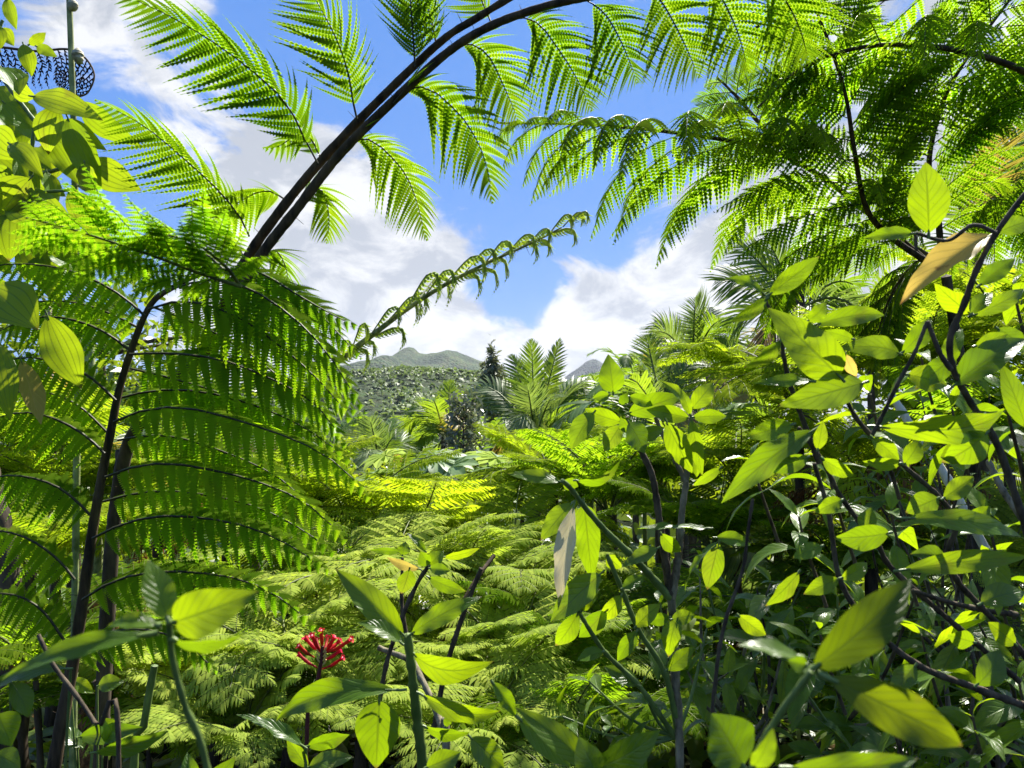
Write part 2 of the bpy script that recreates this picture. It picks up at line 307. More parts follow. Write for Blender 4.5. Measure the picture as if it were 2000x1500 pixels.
def slope_mat(name, a, b_, scale, bump):
    m, nt, N, L = new_mat(name); out = N('ShaderNodeOutputMaterial'); p = N('ShaderNodeBsdfPrincipled'); L(p.outputs[0], out.inputs[0])
    tc = N('ShaderNodeTexCoord'); n = N('ShaderNodeTexNoise'); n.inputs['Scale'].default_value = scale; n.inputs['Detail'].default_value = 8; n.inputs['Roughness'].default_value = .65; L(tc.outputs['Object'], n.inputs['Vector'])
    v = N('ShaderNodeTexVoronoi'); v.inputs['Scale'].default_value = scale*9; L(tc.outputs['Object'], v.inputs['Vector'])
    cr = N('ShaderNodeValToRGB'); L(n.outputs['Fac'], cr.inputs[0]); cr.color_ramp.elements[0].position = .38; cr.color_ramp.elements[0].color = (*a, 1); cr.color_ramp.elements[1].position = .64; cr.color_ramp.elements[1].color = (*b_, 1)
    mx = N('ShaderNodeMix'); mx.data_type = 'RGBA'; mx.blend_type = 'MULTIPLY'; mx.inputs[0].default_value = .3; L(cr.outputs[0], mx.inputs[6]); L(v.outputs['Color'], mx.inputs[7]); L(mx.outputs[2], p.inputs['Base Color'])
    p.inputs['Roughness'].default_value = .9; p.inputs['Specular IOR Level'].default_value = .1
    b = N('ShaderNodeBump'); b.inputs['Strength'].default_value = 1; b.inputs['Distance'].default_value = bump; L(v.outputs['Distance'], b.inputs['Height']); b.invert = True; L(b.outputs[0], p.inputs['Normal']); return m

# ------------------------------------------------------------------ the setting: ground, hill, mountains
def ground_z(x, y):
    x = np.asarray(x, float); y = np.asarray(y, float)
    z = -0.15*np.clip(y-3, 0, 40)-0.02*np.clip(y-43, 0, 200)
    z = z+0.06*np.sin(x*1.7+.4)*np.sin(y*1.3)+0.03*np.sin(x*4.1)*np.sin(y*3.7+1)
    side = np.clip(np.abs(x)-3, 0, 12); return z+np.where(x > 0, .16, .10)*side*np.clip(1-np.clip(y-8, 0, 30)/30, 0, 1)
def grid(mb, X, Y, Z):
    n, m_ = X.shape; V = np.stack([X, Y, Z], -1); i = np.arange(n-1)[:, None]*m_; j = np.arange(m_-1)[None]
    mb.add(V, np.stack([i+j, i+j+1, i+m_+j+1, i+m_+j], -1))
def vnoise(x, y, seed=0, oct_=5):
    rg = np.random.default_rng(seed); z = np.zeros_like(x)
    for o in range(oct_):
        for _ in range(4):
            th = rg.random()*6.28; f = 2**o*(1+rg.random()*.5); z += np.sin((x*math.cos(th)+y*math.sin(th))*f+rg.random()*6.28)*.5**o*.35
    return z
mb = MB(); rr = np.r_[np.linspace(0, 14, 57), np.geomspace(14.5, 9000, 60)]; th = np.linspace(0, 2*math.pi, 121)
RR, TH = np.meshgrid(rr, th, indexing='ij'); GX, GY = RR*np.cos(TH), RR*np.sin(TH); grid(mb, GX, GY, ground_z(GX, GY))
tag(part('ground', mb, soil_mat()), kind='structure')

def hill_z(x, y):
    c = pix(800, 730, 480); h = c[2]+14
    z = -14+h*np.exp(-((x-c[0])/165)**2-((np.minimum(y-480, 0))/150)**2-((np.maximum(y-480, 0))/220)**2)
    return z+1.6*vnoise(x/40, y/40, 3)
mb = MB(); hx, hy = np.meshgrid(np.linspace(-500, 380, 90), np.linspace(230, 800, 70), indexing='ij'); grid(mb, hx, hy, hill_z(hx, hy))
tag(part('forested_hill', mb, slope_mat('hill_undergrowth', (.018, .032, .012), (.05, .075, .025), .05, .8)), kind='structure')
def far_palms():
    """the palm wood that covers the hill reads as one mass"""
    mb = MB(); rg = np.random.default_rng(5); n = 3600
    y = 300+rg.random(n)**.8*260; x = -260+rg.random(n)*330; cl = vnoise(x/26, y/38, 9, 3); ok = cl+rg.normal(size=n)*.5 > -.75; x, y, cl = x[ok], y[ok], cl[ok]; n = len(x); z = hill_z(x, y); sz = rg.uniform(.6, 1.35, n)
    tv = np.array([(0, -.16), (0, .16), (.5, .2), (.5, -.2), (1, .05), (1, -.05)]); tf = np.array([(0, 3, 2, 1), (3, 5, 4, 2)])
    for k in range(11):
        az = rg.random(n)*6.28; el = rg.uniform(.15, 1.35, n); L = rg.uniform(1.6, 2.9, n)*1.08*sz
        D = np.stack([np.cos(az)*np.cos(el), np.sin(az)*np.cos(el), np.sin(el)], -1); A = nrm(np.cross(D, [0, 0, 1.0])+rg.normal(size=(n, 3))*.2)
        p = np.stack([x, y, z+2.4+rg.random(n)*1.2], -1); s = tv[:, 0][None, :, None]; w = tv[:, 1][None, :, None]
        V = p[:, None]+L[:, None, None]*(s*D[:, None]+w*1.5*A[:, None])-np.array([0, 0, 1.0])*(L[:, None, None]*.55*s*s*(.4+np.cos(el))[:, None, None])
        U = np.zeros_like(V); U[..., 2] = (.5+.35*cl+.25*rg.normal(size=n)).clip(-.2, 1.3)[:, None]; U[..., 1] = s[..., 0]
        mb.add(V, tf[None]+(np.arange(n)*6)[:, None, None], U)
    tag(part('palm_forest', mb, M['far_palm']), 'pale streaky palm forest covering the near hill', 'palm forest', kind='stuff')
far_palms()
def mountain(name, prof, y0, depth, base, mat, seed, width):
    mb = MB(); px = np.array([p[0] for p in prof], float); py = np.array([p[1] for p in prof], float)
    X = (px-1000)/FPX*y0; Zc = CAM[2]+y0*(math.sin(PITCH)+(750-py)/FPX*math.cos(PITCH))
    gx, gy = np.meshgrid(np.linspace(X[0], X[-1], 260), np.linspace(-1, 1.2, 80), indexing='ij')
    z0 = np.interp(gx, X, Zc); sp = np.where(gy < 0, 1-np.abs(gy)**1.25, 1-np.abs(gy/1.2)**1.4)
    rid = 1+.30*vnoise(gx/width*5, gy*4, seed, 5)*np.minimum(1, np.abs(gy)*3)
    Z = base+(z0-base)*sp*rid; Z += 5*vnoise(gx/24, gy*depth/24, seed+1, 3)*.55
    grid(mb, gx, y0+gy*depth, Z); return tag(part(name, mb, mat), kind='structure')
mountain('mountain', [(200, 800), (420, 790), (560, 765), (640, 741), (690, 719), (722, 713), (748, 702), (768, 696), (784, 683), (798, 678), (808, 680), (818, 690), (832, 692), (852, 688), (872, 682), (892, 685), (915, 695), (935, 703), (955, 716), (985, 735), (1010, 752), (1100, 790), (1300, 815)],
         2500, 900, -20, slope_mat('mountain_forest', (.022, .040, .018), (.075, .105, .042), .012, 6), 11, 700)
mountain('dark_peak', [(1000, 800), (1090, 745), (1125, 722), (1148, 706), (1162, 701), (1180, 712), (1215, 735), (1260, 760), (1400, 800)], 3600, 800, -20, slope_mat('peak_rock', (.03, .04, .04), (.07, .085, .07), .01, 6), 23, 900)

# ------------------------------------------------------------------ broad leaves and shrubs
def leaf_grid(mb, base, tip, width, face, bow=.12, fold=.18, wave=.02, seed=0, m=0, stalk=True, sm=1, shape='ell', twist=0.0, nu=22, nv=8, stalkr=.0016, sag=0.0):
    base = np.asarray(base, float); tip = np.asarray(tip, float); ax = tip-base; L = np.linalg.norm(ax); T = ax/L
    f = np.asarray(face, float); Nn = f-(f@T)*T; Nn = Nn/max(1e-6, np.linalg.norm(Nn)); S = np.cross(T, Nn)
    rg = np.random.default_rng(seed); s = np.linspace(0, 1, nu); x = np.linspace(-1, 1, nv+1); pl = .05 if stalk else 0.0
    u = ((s-pl)/(1-pl)).clip(0, 1)
    if shape == 'ell': w = np.sin(math.pi*u**.88)**.85*(1-.25*u**4)
    elif shape == 'ob': w = np.sin(math.pi*u**1.25)**.9
    else: w = np.sin(math.pi*u**.62)**.9
    w = w*width/2+.0012*(1-u)
    C = base+np.outer(s*L, T)+np.outer(4*s*(1-s)*bow*L, Nn)-np.outer(s*s*sag*L, Nn)
    tw = twist*s; Sx = np.cos(tw)[:, None]*S+np.sin(tw)[:, None]*Nn; Nx = -np.sin(tw)[:, None]*S+np.cos(tw)[:, None]*Nn
    ph = rg.random()*6; wv = wave*L*np.sin(s*11+ph)[:, None]*np.abs(x)[None]**1.5*np.where(x > 0, 1, -.8)[None]+wave*.6*L*np.sin(s*23+ph*2)[:, None]*np.abs(x)[None]**2
    V = C[:, None]+w[:, None, None]*x[None, :, None]*Sx[:, None]+((np.abs(x)**1.2*fold)[None]*w[:, None]+wv*(w/(w.max()+1e-9))[:, None])[..., None]*Nx[:, None]
    U = np.zeros_like(V); U[..., 0] = x[None]; U[..., 1] = s[:, None]; U[..., 2] = rg.random()
    i = np.arange(nu-1)[:, None]*(nv+1); j = np.arange(nv)[None]
    mb.add(V, np.stack([i+j, i+j+1, i+nv+2+j, i+nv+1+j], -1), U, m)
    if stalk: tube(mb, [C[0]-T*.03*L, C[0], C[2]], [stalkr*1.2, stalkr*1.2, stalkr*.6], 5, sm, n=5)
LSEED = [100]
def hero_leaves(root, rows, d, mat='leaf', jitter=.08):
    """rows: base px, tip px, width px, then optional dict"""
    for r in rows:
        bx, by, tx, ty, w = r[:5]; k = dict(r[5]) if len(r) > 5 else {}; LSEED[0] += 1; rg = random.Random(LSEED[0])
        db = k.pop('d', d)+rg.uniform(-jitter, jitter)*.5*d; tilt = k.pop('tilt', rg.uniform(-.16, .22))
        lpx = math.hypot(tx-bx, ty-by); dt = db+tilt*lpx/FPX*db
        b, t = pix(bx, by, db), pix(tx, ty, dt); view = nrm(CAM-(b+t)/2)
        roll = k.pop('roll', rg.uniform(-.5, .5)); axn = nrm(t-b); side = np.cross(axn, view); face = view*math.cos(roll)+side*math.sin(roll)
        mm = k.pop('m', mat); stem = k.pop('stem', 'stem_green'); lab = k.pop('label', None)
        mb = MB(); k.setdefault('bow', rg.uniform(.0, .14)); k.setdefault('fold', rg.uniform(.08, .35)); k.setdefault('wave', rg.uniform(.010, .032)); k.setdefault('sag', rg.uniform(-.02, .16)); k.setdefault('twist', rg.uniform(-.4, .4))
        leaf_grid(mb, b, t, .92*w/FPX*db/max(.6, math.cos(roll)), face, seed=LSEED[0], **k)
        o = part('leaf', mb, [M[mm], M[stem]], root, b)
        if lab: o['label'] = lab
# shared leaves for the fill
def leaf_variants(mat, stem, n=7, lo=0):
    out = []
    for i in range(n):
        rg = random.Random(900+i+lo); mb = MB()
        leaf_grid(mb, (0, 0, 0), (0, 1, 0), rg.uniform(.26, .37), (0, 0, 1), bow=rg.uniform(-.02, .16), fold=rg.uniform(.1, .45), wave=rg.uniform(.005, .02), seed=i, twist=rg.uniform(-.5, .5), sag=rg.uniform(0, .35), stalkr=.012)
        out.append(mb.mesh('leaf', [M[mat], M[stem]]))
    return out
LV = leaf_variants('leaf', 'stem_green'); LVB = leaf_variants('leaf_blue', 'stem_green', 5, 40)
from mathutils import Matrix
def place_leaf(root, me, p, direction, up, L):
    T = nrm(np.asarray(direction, float)); u = np.asarray(up, float); Nn = u-(u@T)*T; Nn = nrm(Nn); S = np.cross(T, Nn)
    o = link('leaf', me, root, p); o.rotation_euler = Matrix((S, T, Nn)).transposed().to_euler(); o.scale = (L, L, L); return o
def sprig(root, p, ax, L, rg, pairs=3, gap=.035, meshes=None, ends=True):
    """opposite leaf pairs crossing along a twig end"""
    ax = nrm(np.asarray(ax, float)); a = nrm(np.cross(ax, [.3, .2, 1.0])); b = np.cross(ax, a); ph = rg.random()*3
    for k in range(pairs):
        q = p-ax*gap*k
        for s in (0, math.pi):
            th = ph+k*math.pi/2+s+rg.uniform(-.3, .3); out = math.cos(th)*a+math.sin(th)*b; lift = [.75, .3, -.05, -.3][min(k, 3)]
            d = out+ax*lift+np.array([0, 0, -.15*k]); l = L*[.62, .95, 1.1, 1.0][min(k, 3)]*rg.uniform(.8, 1.15)
            place_leaf(root, rg.choice(meshes or LV), q, d, ax+np.array([rg.uniform(-.4, .4), rg.uniform(-.4, .4), .6]), l)
def stems(root, rows, mats='twig', name='stem', k=8):
    """rows: polyline px (with depth), radius px at the ends"""
    for P, d0, d1, r0, r1 in rows:
        mb = MB(); pts = pixs(P, d0, d1); LSEED[0] += 1
        tube(mb, pts, [r0/FPX*d0, r1/FPX*d1], k, 0, n=9*len(P), wob=.06, seed=LSEED[0], knots=2*len(P))
        part(name, mb, M[mats], root, pts[0])
def to_ground(p, x=None, y=None):
    gx = p[0] if x is None else x; gy = p[1] if y is None else y; return np.array([gx, gy, float(ground_z(gx, gy))-.03])

# ------------------------------------------------------------------ hero tree ferns (frond = rachis mesh, its pinnae are sub-parts)
Z = np.array([0, 0, 1.0])
def frond_stem(root, P, d0, d1, r0, r1, mat, k=8, spines=0):
    pts = pixs(P, d0, d1); mb = MB(); LSEED[0] += 1; tube(mb, pts, [r0, (r0+r1)/2, r1], k, 0, n=12*len(P), wob=.03, seed=LSEED[0])
    C = spline(pts, 80)
    if spines:
        rg = np.random.default_rng(LSEED[0]); p, T = at(C, rg.random(spines)*.8)
        for q, t in zip(p, T):
            v = nrm(np.cross(t, rg.normal(size=3))); tube(mb, [q, q+v*(r0+.02*rg.random())], [.0012, .0004], 3, 0, n=3)
    return part('frond', mb, M[mat], root, pts[0]), C
PSEED = [500]
def pinna(fr, pts, n, wid, up, mats=('fern', 'midrib'), **k):
    PSEED[0] += 1; mb = MB(); k.setdefault('seed', PSEED[0]); feather(mb, spline(pts, 40), up, n, wid, **k)
    return part('pinna', mb, [M[mats[0]], M[mats[1]]], fr, pts[0])
def auto_pinnae(fr, C, n, length, wid, up, droop=.5, ang=68, t0=.12, npair=20, mats=('fern', 'midrib'), sides=(-1, 1), peak=.35, seed=0, lift=.12, **k):
    rg = np.random.default_rng(seed)
    for sdi in sides:
        for t in t0+(.985-t0)*(np.arange(n)+.25+.35*(sdi > 0))/n:
            p, T = at(C, min(t, .998)); p = p[0]; T = T[0]; N_ = nrm(up-(up@T)*T); S = np.cross(T, N_)
            u = (t-t0)/(1-t0); pr = (.55+.45*min(1, u/peak))*(1-max(0, (u-peak)/(1-peak))**1.7)+.06
            L = length*pr*rg.uniform(.88, 1.08); a = math.radians(ang-26*u+rg.normal()*6); D = nrm(T*math.cos(a)+sdi*S*math.sin(a)+N_*lift+rg.normal(size=3)*.06)
            Dp = droop*rg.uniform(.7, 1.25)
            pts = np.array([p, p+D*L*.33-Z*L*Dp*.06, p+D*L*.66-Z*L*Dp*.30, p+D*L*(1-.12*Dp)-Z*L*Dp*.75])
            kk = dict(k); kk.setdefault('rad', .0026)
            pinna(fr, pts, max(7, int(npair*(.45+.55*pr))), wid*(.4+.6*pr), N_*.8+Z*.2, mats, **kk)

AW = nrm(np.array([0, .62, .78]))       # normal of blades looked at from below
def big_overhead():
    t = thing('tree_fern', to_ground(pix(190, 1400, 2.0)), 'tall tree fern with two long dark stalks arching over the top of the view', 'tree fern')
    mb = MB(); tube(mb, [to_ground(pix(190, 1400, 2.0)), pix(225, 1000, 2.0), pix(320, 780, 1.92), pix(440, 640, 1.78)], [.02, .018, .016], 10, wob=.06, n=40); part('trunk', mb, M['bark'], t)
    fr, C = frond_stem(t, [(432, 610), (480, 508), (556, 400), (640, 300), (740, 196), (860, 82), (930, 36), (1010, -12), (1160, -90)], 1.74, 1.52, .0122, .006, 'stipe_dark', 10, 14)
    W = .112
    for P, d0, d1, n, w in [
        ([(622, 322), (600, 285), (575, 225), (540, 180), (450, 105), (330, 30), (215, -20)], 2.4, 2.25, 30, 1.0),
        ([(487, 462), (470, 425), (430, 375), (360, 310), (280, 245), (188, 196)], 2.5, 2.35, 28, .95),
        ([(697, 232), (688, 190), (680, 140), (655, 70), (620, 5), (585, -60)], 2.4, 2.3, 26, .98),
        ([(811, 130), (806, 60), (802, 0), (800, -60)], 2.4, 2.35, 20, .8),
        ([(853, 90), (843, 40), (835, 0), (835, -60)], 2.45, 2.5, 18, .65),
        ([(628, 312), (606, 268), (583, 262), (545, 285), (515, 290)], 2.5, 2.6, 12, .42),
        ([(560, 392), (520, 372), (470, 392), (430, 425), (400, 455)], 2.55, 2.75, 16, .6),
        ([(480, 505), (455, 470), (425, 440), (410, 445)], 2.6, 2.8, 10, .5)]:
        pinna(fr, pixs(P, d0*.665, d1*.665), int(n*1.12), W*w*1.08, AW+rnd.uniform(-.2, .2)*RIGHT, ('fern', 'midrib_dark'), tpl='fine', fold=24, curl=.30, fat=.86, bare=.10, sweep=.22, rad=.0022, angend=40)
    fr, C = frond_stem(t, [(455, 620), (500, 514), (580, 408), (662, 303), (762, 203), (872, 104), (960, 50), (1060, 14), (1150, -6), (1300, -34), (1500, -46)], 1.72, 1.46, .0122, .006, 'stipe_dark', 10, 14)
    for P, d0, d1, n, w in [
        ([(580, 402), (615, 365), (635, 385), (643, 430), (638, 474)], 2.6, 2.75, 18, .62),
        ([(676, 292), (705, 268), (750, 292), (800, 355), (834, 468)], 2.45, 2.55, 26, .85),
        ([(768, 202), (812, 165), (862, 190), (915, 245), (950, 320), (962, 395)], 2.4, 2.5, 26, .95),
        ([(885, 96), (918, 85), (955, 110), (985, 170), (1015, 240)], 2.4, 2.5, 24, .95),
        ([(1000, 38), (1045, 40), (1090, 95), (1125, 150), (1155, 215)], 2.35, 2.4, 26, 1.05),
        ([(1140, -2), (1180, 25), (1215, 85), (1245, 160)], 2.3, 2.35, 24, 1.05),
        ([(1260, -26), (1290, 0), (1330, 70), (1365, 150)], 2.3, 2.3, 24, 1.05),
        ([(1370, -36), (1405, -10), (1440, 60), (1462, 140)], 2.25, 2.3, 24, 1.05),
        ([(1480, -46), (1520, -20), (1560, 50), (1580, 120)], 2.2, 2.25, 22, 1.0),
        ([(960, 46), (945, 10), (930, -30), (925, -70)], 2.45, 2.5, 14, .7),
        ([(505, 512), (535, 488), (558, 520), (562, 560)], 2.65, 2.85, 14, .6)]:
        pinna(fr, pixs(P, d0*.665, d1*.665), int(n*1.12), W*w*1.08, AW+rnd.uniform(-.2, .2)*RIGHT, ('fern', 'midrib_dark'), tpl='fine', fold=24, curl=.30, fat=.84, bare=.12, sweep=.22, rad=.002, angend=40)
big_overhead()

def left_fern():
    g = to_ground(pix(95, 1490, 1.62)); t = thing('tree_fern', g, 'large lush tree fern frond with black stalk and comb like drooping leaflets on the left', 'tree fern')
    fr, C = frond_stem(t, [(70, 1760), (105, 1500), (150, 1250), (185, 1010), (215, 850), (240, 735), (288, 606), (335, 563), (420, 528), (500, 545), (580, 600)], 1.62, 1.8, .016, .004, 'stipe_dark', 10, 22)
    up = nrm(.85*Z-.5*FWD)
    rows = [
        ([(330, 566), (400, 548), (470, 556), (560, 610), (640, 690), (712, 806)], 1.68, 1.55, 26, 1.0),
        ([(420, 528), (500, 530), (580, 575), (650, 615), (702, 640)], 1.72, 1.62, 22, .85),
        ([(290, 604), (360, 588), (450, 612), (540, 670), (640, 760), (690, 830)], 1.66, 1.6, 26, 1.0),
        ([(252, 692), (320, 690), (420, 700), (520, 736), (620, 792), (680, 880)], 1.64, 1.62, 26, 1.0),
        ([(222, 824), (300, 797), (380, 800), (500, 832), (620, 880), (690, 935), (728, 985)], 1.62, 1.58, 28, 1.02),
        ([(205, 932), (290, 906), (380, 912), (500, 940), (610, 990), (682, 1068)], 1.6, 1.58, 26, 1.0),
        ([(180, 1052), (270, 1014), (380, 1010), (500, 1034), (590, 1080), (652, 1122)], 1.6, 1.55, 26, .95),
        ([(160, 1172), (235, 1130), (340, 1116), (470, 1132), (560, 1176), (622, 1236)], 1.6, 1.58, 24, .85),
        ([(142, 1290), (200, 1240), (290, 1230), (370, 1262), (430, 1320)], 1.6, 1.6, 20, .7),
        ([(283, 617), (240, 580), (180, 545), (110, 522), (0, 516), (-60, 540)], 1.66, 1.55, 26, .95),
        ([(250, 682), (200, 646), (130, 622), (60, 622), (-30, 660)], 1.64, 1.6, 24, .95),
        ([(226, 782), (170, 732), (100, 704), (30, 700), (-60, 730)], 1.63, 1.6, 24, .95),
        ([(204, 886), (160, 846), (90, 812), (20, 808), (-60, 840)], 1.62, 1.62, 24, .9),
        ([(176, 1006), (130, 962), (70, 935), (0, 930), (-60, 955)], 1.6, 1.62, 22, .9),
        ([(146, 1132), (110, 1090), (50, 1050), (-20, 1035), (-80, 1050)], 1.6, 1.6, 20, .85),
        ([(125, 1250), (80, 1190), (20, 1160), (-60, 1165)], 1.6, 1.6, 18, .8),
        ([(350, 562), (450, 575), (545, 630), (625, 715), (700, 815)], 1.78, 1.66, 24, .9),
        ([(300, 600), (400, 640), (500, 700), (580, 770), (650, 850)], 1.78, 1.7, 24, .9),
        ([(225, 780), (310, 762), (410, 768), (520, 800), (620, 850), (690, 910)], 1.75, 1.68, 26, .95),
        ([(200, 980), (290, 960), (390, 965), (500, 990), (600, 1040), (660, 1090)], 1.75, 1.68, 26, .9),
        ([(255, 720), (340, 740), (450, 775), (560, 830), (640, 900)], 1.85, 1.75, 24, 1.0),
        ([(230, 860), (320, 850), (430, 880), (540, 930), (620, 1000)], 1.9, 1.8, 24, 1.0),
        ([(470, 540), (530, 545), (600, 590), (660, 650), (705, 700)], 1.8, 1.7, 20, .8),
        ([(270, 640), (210, 610), (140, 590), (60, 590), (-20, 610)], 1.85, 1.8, 22, .95),
        ([(215, 850), (150, 790), (80, 765), (0, 770)], 1.85, 1.8, 22, .9),
        ([(330, 562), (280, 530), (235, 480), (170, 450), (90, 440)], 1.75, 1.9, 22, .8),
        ([(440, 530), (400, 495), (350, 480), (300, 440), (285, 430)], 1.78, 1.95, 20, .7)]
    for i, (P, d0, d1, n, w) in enumerate(rows):
        r = rnd.uniform(-.25, .25)
        pinna(fr, pixs(P, d0, d1), int(n*.86), .092*w, nrm(up+r*FWD), ('fern_glow', 'midrib_dark'), tpl='fine', fold=24, near=rnd.uniform(.35, .6), curl=.26, fat=.88, jit=6, bare=.06, rad=.003, angend=30, ang=74)
left_fern()
def near_bright_fronds():
    g = to_ground(pix(620, 1700, 1.25)); t = thing('fern', g, 'bright yellow green fern frond tips at upper left, in front of the black stalked fern', 'fern')
    for P, d0, d1, n, w in [([(470, 560), (380, 530), (300, 500), (210, 470), (130, 445), (50, 425)], 1.15, 1.0, 22, .085), ([(470, 560), (440, 520), (390, 480), (340, 462), (286, 458)], 1.2, 1.05, 16, .07)]:
        fr, C = frond_stem(t, P, d0, d1, .003, .001, 'midrib'); auto_pinnae(fr, C, 13, w*1.9, .026, nrm(Z+.45*FWD), .2, 62, .1, 14, ('fern_glow', 'midrib'), tpl='mid', rad=.0008, fat=.75, seed=n)
near_bright_fronds()

def right_fern():
    g = to_ground(pix(1930, 1300, 3.6)); t = thing('tree_fern', g, 'dense dark green tree fern crown filling the upper right sky', 'tree fern')
    mb = MB(); tube(mb, [g, pix(1900, 900, 3.5), pix(1848, 540, 3.4)], [.036, .03, .02], 10, wob=.06, n=40); part('trunk', mb, M['bark'], t)
    F = [
        ([(1815, 515), (1715, 432), (1600, 342), (1490, 290), (1340, 262), (1160, 244), (970, 240)], 2.62, 2.25, 26, .50, .125, nrm(Z+.10*FWD), .95, .10),
        ([(1815, 515), (1730, 455), (1690, 400), (1668, 290), (1650, 180), (1610, 60), (1560, -60)], 2.6, 2.1, 22, .46, .115, nrm(.45*Z+FWD), .5, .12),
        ([(1840, 520), (1830, 400), (1815, 310), (1850, 180), (1920, 70), (2010, -50)], 2.55, 2.2, 22, .46, .115, nrm(.5*Z+FWD), .7, .12),
        ([(2130, 240), (2000, 140), (1850, 95), (1700, 90), (1570, 130), (1480, 210)], 2.2, 2.2, 22, .44, .11, nrm(Z+.2*FWD), .95, .05),
        ([(2050, -120), (1850, -30), (1680, 5), (1540, 20), (1450, 70)], 2.3, 2.3, 20, .42, .11, nrm(Z+.35*FWD), .8, .05),
        ([(1835, 515), (1760, 470), (1690, 462), (1600, 500), (1540, 560), (1500, 620)], 2.75, 2.9, 20, .38, .09, nrm(Z+.1*FWD), .8, .12),
        ([(1840, 515), (1800, 510), (1765, 540), (1735, 590), (1715, 650)], 2.7, 2.8, 18, .34, .085, nrm(Z-.3*FWD), .7, .12),
        ([(1850, 520), (1920, 430), (2000, 400), (2080, 440)], 2.6, 2.6, 16, .4, .1, nrm(Z+.2*FWD), .8, .12),
        ([(1560, 320), (1500, 260), (1440, 190), (1400, 150)], 2.5, 2.5, 12, .26, .075, nrm(.6*Z+FWD), .5, .12)]
    for i, (P, d0, d1, n, L, w, up, droop, t0) in enumerate(F):
        fr, C = frond_stem(t, P, d0*1.3, d1*1.3, .0145, .004, 'stipe_dark', 8, 10)
        auto_pinnae(fr, C, int(n*(.64 if i not in (3, 4) else .36)), L*1.3, w*1.0, up, droop*.85, 66, t0, 27, ('fern' if i not in (3, 4) else 'fern_glow', 'midrib_dark'), tpl='mid', fold=18, fat=.74, seed=40+i, alive=.96, hang=.05)
right_fern()

def young_frond():
    g = to_ground(pix(560, 1100, 3.6)); t = thing('young_fern_frond', g, 'single unrolling pale fern frond rising diagonally in front of the mountain', 'fern frond')
    pts = [(565, 790), (640, 722), (720, 660), (800, 600), (880, 550), (960, 510), (1040, 474), (1105, 440), (1130, 426)]
    mb = MB(); C = spline(pixs(pts, 3.5, 3.2), 90); tube(mb, C[::6], [.017, .013, .008, .003], 9, 0, n=80, wob=.03)
    rg = np.random.default_rng(3); p, T = at(C, rg.random(150)*.9+.05)
    for q, tt in zip(p, T):
        v = nrm(np.cross(tt, rg.normal(size=3))); tube(mb, [q, q+v*(.02+.035*rg.random())], [.0018, .0004], 3, 0, n=3)
    fr = part('stalk', mb, M['stipe_pale'], t, C[0])
    for t_ in np.linspace(.17, .96, 13):
        for sd in (-1, 1):
            p, T = at(C, t_+.012*sd); p = p[0]; T = T[0]; h = (.23*(1-abs(t_-.45)*1.1))*rg.uniform(.75, 1.1)
            out = nrm(T*.75+Z*.55*(1 if sd > 0 else .1)+np.array([.15*sd, -.5*sd, 0])+rg.normal(size=3)*.12)
            pts_ = np.array([p, p+out*h*.55, p+out*h*.95-Z*h*.02, p+out*h*1.15+T*h*.15-Z*h*.22, p+out*h*1.15+T*h*.22-Z*h*.58, p+out*h*1.0+T*h*.2-Z*h*.8])
            pinna(fr, pts_, 16, .062*rg.uniform(.8, 1.2), nrm(Z-.6*FWD), ('fern_pale', 'stipe_pale'), tpl='low', hang=.5, fold=35, curl=-.3, fat=.6, rad=.0035, bare=.22, ang=60)
young_frond()
def dead_frond():
    t = thing('withered_frond', to_ground(pix(-60, 1300, 2.2)), 'curled black dead fern frond hanging against the sky at upper left', 'dead frond')
    fr, C = frond_stem(t, [(-90, 84), (0, 92), (70, 100), (130, 96), (165, 112), (184, 146), (172, 180), (152, 190)], 2.0, 1.95, .004, .002, 'stipe_dark')
    rg = np.random.default_rng(8)
    for i, t_ in enumerate(np.linspace(.2, .97, 22)):
        p, T = at(C, t_); p = p[0]; c = pix(120, 185, 1.97) if t_ > .5 else p-Z*.12+RIGHT*.02; h = .075 if t_ < .5 else .08
        D = nrm(c-p); pts = np.array([p, p+D*h*.5+RIGHT*.008, p+D*h-RIGHT*.006, p+D*h*1.4])
        pinna(fr, pts, 12, .011, nrm(-FWD+.3*Z), ('fern_black', 'fern_black'), tpl='quad', rad=.0017, fat=.30, fold=10, jit=18, hang=0)
dead_frond()

